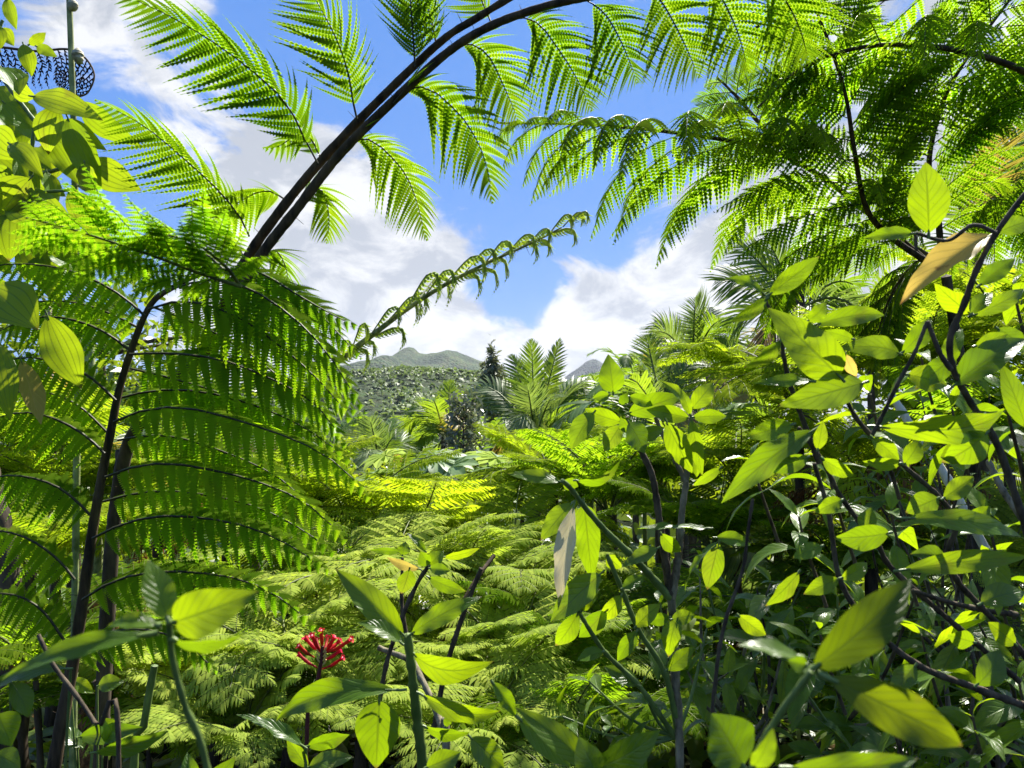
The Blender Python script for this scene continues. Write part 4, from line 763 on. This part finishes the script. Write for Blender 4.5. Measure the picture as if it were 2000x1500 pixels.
# ------------------------------------------------------------------ the right hand shrub, nearer the camera
def right_shrub():
    g = to_ground(pix(2080, 1560, 1.1)); t = thing('leafy_shrub', g, 'big dark branched shrub with broad back lit leaves filling the right side', 'shrub')
    stems(t, [([(2080, 1600), (2060, 1250), (1960, 900), (1895, 785), (1862, 722), (1856, 660), (1884, 592), (1906, 530), (1946, 455), (2010, 370), (2060, 320)], 1.02, .92, 9, 5),
              ([(1858, 722), (1836, 690), (1811, 628)], .95, .95, 5, 4), ([(1811, 628), (1786, 690), (1755, 747), (1722, 815), (1702, 852)], .95, .98, 3.5, 4),
              ([(2070, 1380), (1985, 1260), (1912, 1181), (1874, 1140), (1849, 1087), (1867, 1027), (1835, 972), (1760, 905), (1681, 828), (1640, 755)], 1.1, .98, 6.5, 4),
              ([(1990, 1330), (1905, 1255), (1748, 1116), (1713, 1062), (1646, 976), (1606, 900), (1560, 835)], 1.15, 1.05, 6, 4),
              ([(2060, 1400), (2000, 1378), (1900, 1342), (1790, 1297), (1692, 1213), (1640, 1130), (1618, 1000), (1590, 905)], 1.1, 1.0, 7.5, 4),
              ([(1985, 1200), (1923, 1192), (1850, 1175), (1783, 1153)], 1.15, 1.1, 5.5, 4),
              ([(1490, 1560), (1400, 1420), (1398, 1325), (1415, 1220), (1450, 1115), (1460, 1045), (1470, 975)], .84, .8, 4.5, 3),
              ([(1946, 455), (1900, 440), (1850, 470), (1788, 455)], .92, .95, 4, 3), ([(1788, 455), (1790, 490)], .95, .95, 3, 3), ([(1530, 700), (1524, 650), (1497, 590)], 1.02, 1.0, 4, 3), ([(1600, 905), (1568, 820), (1540, 740), (1530, 690)], 1.04, 1.02, 6, 4)], 'twig')
    hero_leaves(t, [
        (1499, 578, 1602, 500, 42, {'roll': .1}), (1492, 576, 1410, 544, 18, {'roll': .7, 'bow': .2}), (1646, 742, 1499, 600, 92, {'roll': .05, 'bow': .1, 'shape': 'egg'}), (1576, 628, 1618, 592, 30), (1587, 636, 1732, 612, 38, {'bow': .12}),
        (1758, 692, 1640, 676, 48, {'bow': .25, 'roll': .3}), (1668, 663, 1611, 645, 22), (1527, 663, 1454, 720, 32, {'m': 'leaf_blue', 'roll': -.6}), (1499, 582, 1430, 630, 28, {'m': 'leaf_blue', 'roll': -.4}), (1590, 745, 1471, 748, 20, {'roll': .8}),
        (1650, 690, 1672, 738, 24, {'m': 'leaf_yellow', 'label': 'small yellowed leaf'}), (1692, 746, 1524, 792, 66, {'bow': .15, 'm': 'leaf_blue'}), (1758, 692, 1820, 622, 42), (1769, 731, 1855, 752, 56), (1855, 760, 2010, 655, 66, {'bow': .15, 'm': 'leaf_blue'}),
        (1895, 618, 2010, 562, 34), (1897, 614, 1825, 556, 48), (1895, 616, 1938, 570, 32), (1945, 455, 1757, 590, 62, {'m': 'leaf_yellow', 'fold': .5, 'label': 'large yellow dying leaf with red brown edge', 'roll': .5}), (1814, 462, 1807, 316, 78, {'roll': .15, 'bow': .05}), (1786, 456, 1688, 462, 26, {'roll': .6}),
        (1597, 836, 1406, 980, 56, {'bow': .12, 'm': 'leaf_blue', 'roll': .3}), (1552, 828, 1456, 853, 42), (1597, 880, 1608, 822, 26), (1580, 892, 1511, 923, 34), (1604, 894, 1668, 930, 32), (1702, 832, 1968, 806, 54, {'bow': .2, 'roll': .4}), (1930, 842, 1845, 906, 62), (1895, 890, 1838, 892, 60),
        (2005, 840, 1955, 708, 50), (1857, 716, 1875, 638, 36), (1902, 677, 1967, 652, 30), (1740, 1040, 1630, 1052, 52, {'m': 'leaf_blue'}), (1752, 1115, 2010, 1088, 44), (1758, 1012, 2005, 1044, 46, {'bow': .1}), (1440, 1200, 1497, 1242, 34), (1562, 1115, 1496, 1186, 34, {'m': 'leaf_blue', 'roll': -.8}), (1607, 1066, 1548, 1091, 32),
        (1945, 640, 2010, 690, 40), (1910, 560, 1985, 500, 36), (1946, 455, 2015, 430, 40, {'m': 'leaf_blue'}), (1870, 690, 1790, 760, 44, {'m': 'leaf_blue'}), (1700, 852, 1760, 900, 36), (1760, 905, 1690, 905, 26), (1765, 908, 1800, 858, 36), (1835, 972, 1770, 1000, 52), (1840, 975, 1905, 930, 40), (1690, 1040, 1700, 990, 36),
        (1646, 976, 1590, 1000, 32), (1870, 1030, 1940, 990, 40), (1850, 1090, 1780, 1080, 36, {'m': 'leaf_blue'}), (1912, 1181, 2005, 1150, 50, {'m': 'leaf_blue'}), (1640, 1130, 1570, 1160, 36), (1640, 1130, 1700, 1100, 30), (1692, 1213, 1640, 1262, 38), (1790, 1297, 1740, 1360, 44, {'m': 'leaf_blue'}), (1905, 1340, 1960, 1270, 50, {'m': 'leaf_blue'}), (1985, 1260, 1930, 1215, 40), (1905, 1255, 1850, 1240, 40)], .98)
    rg = random.Random(11)
    for px, py, d in [(1700, 770, 1.15), (1980, 560, 1.2), (1960, 760, 1.1), (1740, 1000, 1.25), (1930, 1010, 1.15), (1560, 1010, 1.3), (1620, 930, 1.35), (1860, 800, 1.3), (1800, 700, 1.35), (1990, 900, 1.25), (1940, 1110, 1.25), (1680, 1200, 1.3), (1800, 1240, 1.3), (1900, 1400, 1.2), (1720, 1330, 1.25), (1990, 1330, 1.2), (1600, 1230, 1.35), (1470, 900, 1.45)]:
        p = pix(px, py, d); sprig(t, p, np.array([rg.uniform(-.5, .2), rg.uniform(-.3, .5), .7]), .10, rg, 3, .03)
        mb = MB(); tube(mb, [p+np.array([.06, .04, -.16]), p+np.array([.015, .01, -.05]), p], [.0035, .003, .002], 6, n=8); part('stem', mb, M['twig'], t, p)
right_shrub()
def thicket(label, boxes, seed, L, base, n, dark=.4, group='shrubs of the right hand thicket'):
    rg = random.Random(seed); g = to_ground(pix(*base)); t = thing('leafy_shrub', g, label, 'shrub', group)
    hub = [pix(base[0]+rg.uniform(-60, 60), base[1]-rg.uniform(120, 220), base[2]) for _ in range(3)]
    for h in hub:
        mb = MB(); tube(mb, [g, (g+h)/2+np.array([rg.uniform(-.03, .03), 0, 0]), h], [.008, .006, .005], 7, 0, n=14, wob=.08, knots=4); part('stem', mb, M[rg.choice(['twig', 'branch_pale'])], t, g)
    for i in range(n):
        x0, y0, x1, y1, d0, d1 = boxes[i % len(boxes)]; p = pix(rg.uniform(x0, x1), rg.uniform(y0, y1), rg.uniform(d0, d1)); h = min(hub, key=lambda q: np.linalg.norm(q-p)+rg.uniform(0, .1))
        mid = h+(p-h)*.5+np.array([rg.uniform(-.05, .05), rg.uniform(-.05, .05), rg.uniform(-.06, .02)]); mb = MB(); tube(mb, [h, mid, p], [.0045, .0035, .0018], 6, 0, n=14, wob=.1, knots=4, seed=i); part('stem', mb, M[rg.choice(['twig', 'twig', 'stem_green', 'branch_pale'])], t, h)
        sprig(t, p, nrm(p-h)*.6+np.array([rg.uniform(-.3, .3), rg.uniform(-.5, .1), .6]), L*rg.uniform(.8, 1.15), rg, 3, .032, LVB if rg.random() < dark*.6 else LV)
thicket('leafy shrub with many thin stems in the lower right thicket', [(1340, 1080, 1560, 1480, 1.45, 1.9)], 21, .10, (1480, 1620, 1.7), 14)
thicket('dark leafy shrub low in the right hand thicket', [(1560, 1130, 1800, 1490, 1.35, 1.8)], 22, .11, (1700, 1640, 1.6), 14, .55)
thicket('shady leafy shrub in the bottom right corner', [(1780, 1130, 2020, 1490, 1.3, 1.8)], 23, .11, (1900, 1640, 1.55), 14, .6)
thicket('leafy shrub behind the dark branches on the right', [(1660, 760, 2020, 1080, 1.7, 2.3)], 24, .11, (1880, 1500, 2.1), 12, .4)

# ------------------------------------------------------------------ near sprigs and seedlings
def near_sprig_right():
    g = to_ground(pix(1440, 1700, .45)); t = thing('seedling', g, 'blurred shade toned leaf cluster close to the camera at lower right', 'seedling'); stems(t, [([(1420, 1720), (1470, 1500), (1520, 1400), (1584, 1312)], .45, .42, 8, 6)], 'stem_green')
    hero_leaves(t, [(1580, 1311, 1792, 1128, 90, {'m': 'leaf_olive', 'bow': .12, 'roll': .2, 'tilt': .1}), (1604, 1318, 1876, 1456, 92, {'m': 'leaf_olive', 'bow': .14, 'roll': -.1, 'tilt': 0}), (1566, 1285, 1438, 1262, 30, {'roll': .9}), (1600, 1304, 1658, 1274, 34), (1575, 1300, 1540, 1290, 30, {'m': 'leaf_blue'}), (1454, 1500, 1392, 1394, 110, {'m': 'leaf_blue', 'd': .5, 'roll': .4}), (1470, 1500, 1510, 1420, 40, {'m': 'leaf_blue'}), (1530, 1500, 1800, 1484, 56, {'m': 'leaf_blue', 'd': .45})], .42)  # leaf_olive: shrub leaf with the near leaves' shade painted into its colour
near_sprig_right()
def near_sprig_left():
    g = to_ground(pix(470, 1800, .47)); t = thing('seedling', g, 'blurred lime seedling with paired leaves close to the camera at lower left', 'seedling'); stems(t, [([(450, 1760), (400, 1480), (362, 1380), (338, 1290), (330, 1216)], .47, .45, 8, 6)], 'stem_green')
    hero_leaves(t, [(329, 1214, 288, 1092, 60, {'roll': .2, 'bow': .05}), (333, 1217, 506, 1156, 92, {'roll': .1, 'bow': .1, 'shape': 'egg'}), (300, 1238, -8, 1322, 38, {'roll': .5, 'bow': .1}), (336, 1248, 472, 1252, 28, {'roll': .9, 'm': 'leaf_blue'}), (312, 1222, 208, 1222, 28, {'roll': .6, 'bow': .15})], .45)
near_sprig_left()
def centre_seedling():
    g = to_ground(pix(830, 1620, 1.12)); t = thing('seedling', g, 'upright green seedling with arching paired leaves at bottom centre', 'seedling'); stems(t, [([(835, 1640), (826, 1500), (812, 1380), (803, 1300), (796, 1240)], 1.1, 1.05, 12, 8)], 'stem_green')
    hero_leaves(t, [(793, 1245, 656, 1110, 58, {'roll': .1, 'bow': .04}), (800, 1241, 934, 1162, 42, {'roll': -.3, 'bow': .1}), (804, 1272, 962, 1298, 52, {'bow': .32, 'roll': .5}), (786, 1258, 698, 1216, 28, {'roll': .7}), (818, 1353, 980, 1390, 38, {'bow': .26, 'roll': .4}), (786, 1348, 520, 1398, 52, {'bow': .18, 'roll': .4}), (742, 1362, 735, 1500, 92, {'shape': 'egg', 'roll': .1}),
        (828, 1418, 918, 1438, 22, {'roll': .7}), (916, 1437, 988, 1504, 54, {'m': 'leaf_blue'}), (870, 1420, 882, 1390, 16), (800, 1262, 770, 1235, 20), (1010, 1400, 1120, 1500, 50, {'d': .8}), (960, 1330, 1012, 1402, 30, {'d': .85}), (830, 1500, 900, 1470, 50, {'m': 'leaf_blue'})], 1.05)
centre_seedling()
def dark_seedling():
    g = to_ground(pix(740, 1500, 1.7)); t = thing('seedling', g, 'small darker seedling behind the bottom centre seedling', 'seedling'); stems(t, [([(720, 1560), (748, 1330), (780, 1220), (815, 1140), (838, 1104)], 1.65, 1.6, 5, 4), ([(845, 1440), (870, 1310), (905, 1200), (940, 1110)], 1.75, 1.7, 6, 4), ([(800, 1270), (785, 1180), (786, 1090)], 1.65, 1.7, 4, 3)], 'twig')
    hero_leaves(t, [(839, 1105, 866, 1076, 32), (839, 1105, 820, 1078, 30), (865, 1088, 938, 1072, 16, {'roll': .8}), (832, 1078, 796, 1040, 14), (786, 1077, 720, 1076, 14, {'m': 'leaf_blue'}), (821, 1112, 754, 1090, 18, {'m': 'leaf_yellow'}), (800, 1110, 785, 1162, 36, {'m': 'leaf_blue'}), (835, 1126, 910, 1158, 28, {'m': 'leaf_blue'}), (838, 1110, 880, 1115, 24, {'m': 'leaf_blue'}), (786, 1085, 792, 1058, 26, {'m': 'leaf_blue'})], 1.6)
dark_seedling()
def ground_seedlings():
    for lab, base, d, rows in [
        ('seedling with two pale leaves below the red flower', (600, 1640), 1.35, [(596, 1460, 464, 1390, 28, {'roll': .6}), (598, 1458, 683, 1434, 32, {'roll': .5}), (600, 1500, 690, 1476, 36, {'m': 'leaf_blue'}), (602, 1500, 560, 1440, 30, {'m': 'leaf_blue'})]),
        ('seedling with rounded leaf cut by the left edge', (-40, 1700), 1.0, [(-6, 1392, 22, 1458, 66, {'shape': 'egg', 'roll': .1}), (-10, 1470, 40, 1500, 50, {'m': 'leaf_blue'}), (-20, 1400, -60, 1330, 50)]),
        ('dim seedling with small leaves at the foot of the black stalk', (190, 1640), 1.8, [(137, 1326, 182, 1353, 28), (190, 1340, 240, 1330, 34, {'m': 'leaf_blue'}), (150, 1440, 280, 1420, 40, {'m': 'leaf_blue'}), (200, 1400, 235, 1460, 40), (160, 1460, 110, 1420, 40, {'m': 'leaf_blue'})]),
        ('dim long leaf seedling crossing the black stalk', (60, 1640), 1.3, [(138, 1306, -30, 1345, 30, {'m': 'leaf_blue', 'roll': .7}), (20, 1330, 60, 1400, 40, {'m': 'leaf_blue'}), (180, 1470, 330, 1430, 30, {'m': 'leaf_blue', 'roll': .8})]),
        ('seedling with pale tip at the bottom edge left of the stem', (380, 1700), 1.2, [(385, 1540, 364, 1470, 36), (392, 1545, 460, 1480, 40, {'m': 'leaf_blue'})])]:
        g = to_ground(pix(base[0], base[1], d)); t = thing('seedling', g, lab, 'seedling', 'seedlings on the forest floor'); LSEED[0] += 1
        for r in rows[:4]: mb = MB(); p = pix(r[0], r[1], d); tube(mb, [g, (g+p)/2+np.array([.01, 0, .0]), p], [.004, .003, .0022], 6, n=10); part('stem', mb, M['stem_green'], t, g)
        hero_leaves(t, rows, d, jitter=.01)
ground_seedlings()
def fore_leaves():
    g = to_ground(pix(1200, 1800, .7)); t = thing('seedling', g, 'out of focus grey green leaves at the bottom edge right of the middle', 'seedling')
    stems(t, [([(1200, 1800), (1180, 1560), (1150, 1505)], .72, .7, 7, 5)], 'stem_green')
    hero_leaves(t, [(1150, 1505, 1292, 1428, 60, {'m': 'leaf_blue', 'roll': .5}), (1160, 1510, 1010, 1380, 50, {'roll': .4}), (1170, 1520, 1130, 1440, 60, {'m': 'leaf_blue'})], .7)
fore_leaves()

# ------------------------------------------------------------------ red flower
def flower():
    d = 1.65; g = to_ground(pix(590, 1560, d)); t = thing('red_flower', g, 'red tubular flower cluster on a maroon stalk in the lower left middle', 'flower')
    mb = MB(); tube(mb, np.vstack([g, pixs([(600, 1420), (612, 1360), (624, 1312), (629, 1276), (630, 1262)], d)]), [.006, .006, .005, .004], 8, n=40, wob=.03); part('stalk', mb, M['red_stem'], t, g)
    for bx, by, tx, ty, w, dz in [(629, 1276, 596, 1246, 5, .01), (627, 1274, 609, 1242, 5, -.02), (630, 1270, 627, 1232, 5, 0), (632, 1277, 653, 1245, 5.5, .01), (631, 1276, 663, 1252, 5, .03), (632, 1276, 685, 1249, 5, -.02), (614, 1284, 584, 1262, 4.8, -.01), (620, 1304, 584, 1279, 4.5, .01), (630, 1291, 664, 1271, 4.8, .02), (629, 1307, 669, 1285, 4.2, -.01), (628, 1280, 618, 1250, 4, .05), (630, 1282, 640, 1246, 4.4, .05)]:
        a, b = pix(bx, by, d), pix(tx, ty, d+dz); v = b-a; l = np.linalg.norm(v); T = v/l; r = .82*w/FPX*d; m_ = (a+b)/2-Z*l*.06; mb = MB()
        tube(mb, [a, a+(m_-a)*.6, m_, m_+(b-m_)*.6, b], [r*.35, r*.5, r*.85, r*1.0, r*.8, r*1.15], 9, 0, n=16)
        A = nrm(np.cross(T, FWD)); B = np.cross(T, A); rg = np.random.default_rng(int(bx+tx))
        for k in range(5):
            th = k*1.257; D = math.cos(th)*A+math.sin(th)*B; leaf_grid(mb, b+D*r*.9, b+D*r*2.1+T*r*(.9*rg.random()+.2), r*1.5, T, bow=.1, seed=k, stalk=False, nu=5, nv=2)
        tube(mb, [b+T*r*.1, b+T*r*.6], [r*.75, r*.3], 7, 1, n=3); part('floret', mb, [M['red'], M['pink']], t, a)
    for i in range(8):
        a = pix(629, 1300-i*4, d); mb = MB(); sd = -1 if i % 2 else 1; tube(mb, [a, a+np.array([.006*sd, -.003, .006]), a+np.array([.010*sd, -.005, .014])], [.001, .0024, .0016], 6, n=6); part('bud', mb, M['yellow_bud'], t, a)
flower()

# ------------------------------------------------------------------ ribbed leaf vine shrub and budded pole, upper left
def ribbed_shrub():
    g = to_ground(pix(-60, 1500, 2.0)); t = thing('ribbed_leaf_shrub', g, 'tall shrub with ribbed yellow green leaves against the sky at upper left', 'shrub')
    stems(t, [([(-60, 1500), (-40, 900), (-10, 500), (30, 380), (60, 345), (110, 332), (165, 312)], 2.0, 1.6, 10, 4), ([(60, 345), (70, 240), (110, 205), (150, 196)], 1.65, 1.6, 4, 3), ([(70, 240), (40, 200), (10, 160), (-20, 100), (5, 40)], 1.65, 1.7, 4, 3), ([(30, 380), (90, 375), (130, 372)], 1.65, 1.6, 4, 3)], 'stem_green')
    hero_leaves(t, [
        (150, 196, 275, 286, 56, {'bow': .16, 'roll': .3}), (60, 188, 196, 228, 50, {'bow': .1}), (168, 315, 275, 372, 66, {'roll': .2}), (130, 224, 198, 366, 60, {'roll': .3}), (77, 245, 157, 360, 48), (52, 362, 160, 490, 62, {'roll': .2}), (130, 371, 212, 462, 62, {'roll': .1}), (63, 345, -6, 425, 82, {'roll': .3}), (0, 130, 40, 178, 48, {'roll': -.8}), (5, 198, 66, 252, 62, {'roll': -.7}), (90, 332, 106, 412, 40, {'roll': -.7}), (20, 415, 18, 510, 84, {'roll': .1, 'shape': 'egg'}),
        (17, 280, 82, 338, 44), (14, -5, 32, 58, 26), (45, 84, 62, 148, 34), (-2, 55, 26, 88, 34), (70, 90, 110, 110, 24), (55, 88, 90, 64, 20), (40, 300, 100, 330, 50), (110, 205, 90, 300, 60, {'roll': .4}), (10, 380, 80, 440, 60), (-20, 250, 40, 310, 70), (100, 440, 150, 520, 60, {'d': 1.75}), (165, 315, 178, 380, 34, {'roll': .8}), (40, 470, 110, 560, 80, {'d': 1.75}), (-20, 560, 70, 640, 110, {'d': 1.5}), (90, 610, 160, 760, 75, {'d': 1.55, 'roll': .2}), (-10, 660, 20, 820, 60, {'d': 1.55}), (40, 700, 80, 830, 46, {'d': 1.55, 'm': 'leaf_yellow'}), (100, 480, 170, 540, 70, {'d': 1.8}), (170, 430, 220, 540, 50, {'d': 1.8}), (0, 100, -30, 30, 40), (20, 160, 70, 190, 46), (-20, 320, 20, 390, 70)], 1.6, 'leaf_rib')
    rg = random.Random(31); rows = []
    for i in range(34):
        bx = rg.uniform(-40, 150); by = rg.uniform(150, 520)-max(0, bx-90)*.3; l = rg.uniform(75, 130); a = rg.uniform(-.1, 1.1)
        rows.append((bx, by, bx+l*math.sin(a), by+l*math.cos(a), rg.uniform(40, 64), {'d': rg.uniform(1.66, 2.0), 'roll': rg.uniform(-.9, .9), 'twist': rg.uniform(-.7, .7)}))
    hero_leaves(t, rows, 1.8, 'leaf_rib')
ribbed_shrub()
def pole_plant():
    d = 1.9; g = to_ground(pix(150, 1500, d)); t = thing('budded_stem', g, 'tall pale green stem with round beige buds rising at upper left', 'stem')
    mb = MB(); tube(mb, np.vstack([g, pixs([(152, 700), (147, 400), (144, 250), (139, 100), (133, -60)], d)]), [.011, .009, .0085, .007], 8, n=60, wob=.02); part('stalk', mb, M['bark_lime'], t, g)
    for px, py, r in [(142, 8, 10), (152, 104, 11), (154, 112, 9), (163, 343, 9), (171, 361, 9), (131, 210, 6)]:
        mb = MB(); c = pix(px, py, d-.012); a = pix(143, py+4, d); rr_ = r/FPX*d; tube(mb, [a, a+(c-a)*.6, c-Z*rr_*.6, c-Z*rr_*.3, c+Z*rr_*.1, c+Z*rr_*.55, c+Z*rr_*.9], [.0012, .0012, rr_*.5, rr_*.92, rr_, rr_*.8, rr_*.25], 10, n=26, wob=.05, seed=int(py)); part('bud', mb, M['bud'], t, a)
pole_plant()

# ------------------------------------------------------------------ trunks, canes, fallen wood
def simple_stem(name, label, cat, P, d0, d1, r0, r1, mat, group=None, ground=True, wob=.05, knots=0, k=9):
    pts = pixs(P, d0, d1)
    if ground: pts = np.vstack([to_ground(pts[0]), pts])
    mb = MB(); LSEED[0] += 1; tube(mb, pts, [r0, (r0+r1)/2, r1], k, 0, n=14*len(pts), wob=wob, seed=LSEED[0], knots=knots); o = part(name, mb, M[mat], None, pts[0]); return tag(o, label, cat, group)
simple_stem('slender_tree', 'slim pinkish trunk seen between the fern leaflets at left', 'trunk', [(108, 1150), (101, 950), (98, 850), (96, 740), (92, 600)], 6.5, 6.5, .042, .036, 'bark_pink')
simple_stem('mossy_tree', 'lime green trunk streaked with moss right of the pinkish trunk', 'trunk', [(190, 1150), (188, 960), (184, 860), (178, 780), (172, 640)], 5.0, 5.0, .042, .034, 'bark_lime', wob=.03)
simple_stem('slanting_tree', 'dark slanting trunk behind the black fern stalk', 'trunk', [(206, 1320), (214, 1150), (222, 1020), (230, 960), (238, 880)], 2.6, 2.8, .032, .02, 'bark', wob=.05)
simple_stem('fibrous_tree_fern', 'rusty fibrous tree fern trunk low behind the black stalk', 'trunk', [(196, 1380), (192, 1240), (186, 1150)], 3.2, 3.2, .085, .06, 'fibre', wob=.14)
simple_stem('fallen_branch', 'grey broken branch lying across the lime trunk', 'branch', [(-40, 940), (40, 905), (92, 882), (132, 868)], 4.2, 4.6, .022, .018, 'bark', ground=False, wob=.15)
simple_stem('dark_tree', 'dark mossy trunk at the left edge', 'trunk', [(10, 1420), (26, 1240), (10, 1080), (-30, 900)], 2.9, 3.0, .05, .04, 'bark', wob=.1)
simple_stem('thin_stem', 'thin grey brown stem slanting across the lower left corner', 'stem', [(232, 1500), (190, 1420), (150, 1360), (105, 1300), (75, 1240)], 1.1, 1.15, .0042, .003, 'twig', knots=8)
simple_stem('thin_stem', 'dark arching stem at lower left among pale ferns', 'stem', [(225, 1500), (215, 1420), (200, 1370), (185, 1330)], 2.0, 2.0, .009, .006, 'twig')
simple_stem('green_cane', 'smooth green cane beside the blurred seedling stem', 'stem', [(262, 1500), (280, 1420), (292, 1350), (302, 1300)], 1.9, 1.9, .012, .009, 'stem_green')
simple_stem('grey_stem', 'curved grey stem left of the bottom centre', 'stem', [(872, 1500), (862, 1420), (842, 1365), (820, 1320), (800, 1290), (740, 1265)], 1.5, 1.7, .010, .006, 'branch_pale', knots=6)
simple_stem('pale_cane', 'straight pale cane slanting down behind the right hand leaves', 'cane', [(1955, 1130), (1880, 990), (1832, 905), (1795, 856), (1740, 770)], 2.3, 2.5, .014, .012, 'cane', ground=False, knots=5, wob=.02)
simple_stem('pale_cane', 'spotted brown cane at the right edge', 'cane', [(2060, 1130), (2000, 1020), (1960, 960), (1930, 900)], 2.3, 2.4, .011, .009, 'branch_pale', ground=False, knots=14)
simple_stem('fallen_log', 'dark fallen log under the pale fern at lower middle', 'log', [(560, 1240), (680, 1275), (780, 1330), (860, 1350)], 3.4, 3.2, .03, .03, 'bark', ground=False, wob=.1)
simple_stem('dead_stalk', 'dark dead stalk rising through the browned ferns', 'stalk', [(820, 1330), (870, 1240), (925, 1140), (965, 1085)], 3.0, 3.4, .014, .009, 'stipe_dark')
def litter():
    """sticks and dry leaves on the forest floor: nobody could count them"""
    rg = np.random.default_rng(77); mb = MB()
    for i in range(420):
        y = rg.uniform(1.2, 7); x = rg.uniform(-.75, .75)*y; z = float(ground_z(x, y)); th = rg.random()*6.28; l = rg.uniform(.1, .5); v = np.array([math.cos(th), math.sin(th), rg.uniform(-.1, .35)])*l
        p = np.array([x, y, z+.02+rg.random()*.05]); tube(mb, [p, p+v*.5+Z*rg.uniform(0, .03), p+v], [rg.uniform(.002, .007), .002], 4, 0, n=5)
    for i in range(2600):
        y = rg.uniform(1.0, 8); x = rg.uniform(-.75, .75)*y; z = float(ground_z(x, y)); p = np.array([x, y, z+.01+rg.random()*.06]); D = nrm(rg.normal(size=3)*np.array([1, 1, .35])); l = rg.uniform(.04, .14)
        leaf_grid(mb, p, p+D*l, l*rg.uniform(.25, .5), Z+rg.normal(size=3)*.5, bow=.1, fold=.4, seed=i, stalk=False, m=1 if rg.random() < .6 else 2, nu=4, nv=2)
    tag(part('leaf_litter', mb, [M['branch_pale'], M['palm_dry'], M['fern_dead']]), 'fallen sticks and dry leaves on the forest floor', 'leaf litter', kind='stuff')
litter()
def ground_cover():
    """low leaves carpeting the ground under the ferns: nobody could count them"""
    rg = np.random.default_rng(78); n = 16000; y = 1.0+rg.random(n)**1.5*24; x = rg.uniform(-.8, .8, n)*y; p = np.stack([x, y, ground_z(x, y)+rg.random(n)*(.06+.03*y)], -1); mb = MB()
    D = nrm(rg.normal(size=(n, 3))*np.array([1, 1, .6])+np.array([0, 0, .35])); A = nrm(np.cross(D, rg.normal(size=(n, 3))*.4+Z)); L = (.05+.030*y)*rg.uniform(.6, 1.4, n); tv, tf = TPL['blade']
    s = tv[:, 0][None, :, None]; w = tv[:, 1][None, :, None]; V = p[:, None]+L[:, None, None]*(s*D[:, None]+w*.2*A[:, None]-s*s*.3*Z); U = np.zeros_like(V); U[..., 0] = tv[:, 1][None]; U[..., 1] = tv[:, 0][None]; U[..., 2] = rg.random(n)[:, None]
    mb.add(V, tf[None]+(np.arange(n)*len(tv))[:, None, None], U)
    n = 14000; y = 18+rg.random(n)**1.3*190; x = rg.uniform(-.75, .75, n)*y; p = np.stack([x, y, ground_z(x, y)+rg.random(n)*1.2], -1); D = nrm(rg.normal(size=(n, 3))+np.array([0, 0, .5])); A = nrm(np.cross(D, rg.normal(size=(n, 3)))); L = .016*y+.3
    V = p[:, None]+L[:, None, None]*(s*D[:, None]+w*.22*A[:, None]-s*s*.3*Z); U = np.zeros_like(V); U[..., 1] = tv[:, 0][None]; U[..., 2] = rg.random(n)[:, None]; mb.add(V, tf[None]+(np.arange(n)*len(tv))[:, None, None], U); tag(part('ground_cover', mb, M['leaf_small']), 'low green leaves covering the ground under the ferns', 'ground cover', kind='stuff')
ground_cover()
def haze():
    mb = MB(); x0, x1, y0, y1, z0, z1 = -2600, 3000, -60, 5200, -45, 560
    V = np.array([(x, y, z) for z in (z0, z1) for y in (y0, y1) for x in (x0, x1)]); mb.add(V, [[0, 2, 3, 1], [4, 5, 7, 6], [0, 1, 5, 4], [2, 6, 7, 3], [0, 4, 6, 2], [1, 3, 7, 5]])
    m, nt, N, L = new_mat('haze_air'); out = N('ShaderNodeOutputMaterial'); v = N('ShaderNodeVolumePrincipled'); v.inputs['Color'].default_value = (.80, .87, 1, 1); v.inputs['Density'].default_value = .00005; v.inputs['Anisotropy'].default_value = .2
    L(v.outputs[0], out.inputs['Volume']); tag(part('haze', mb, m, smooth=False), kind='stuff')
haze()
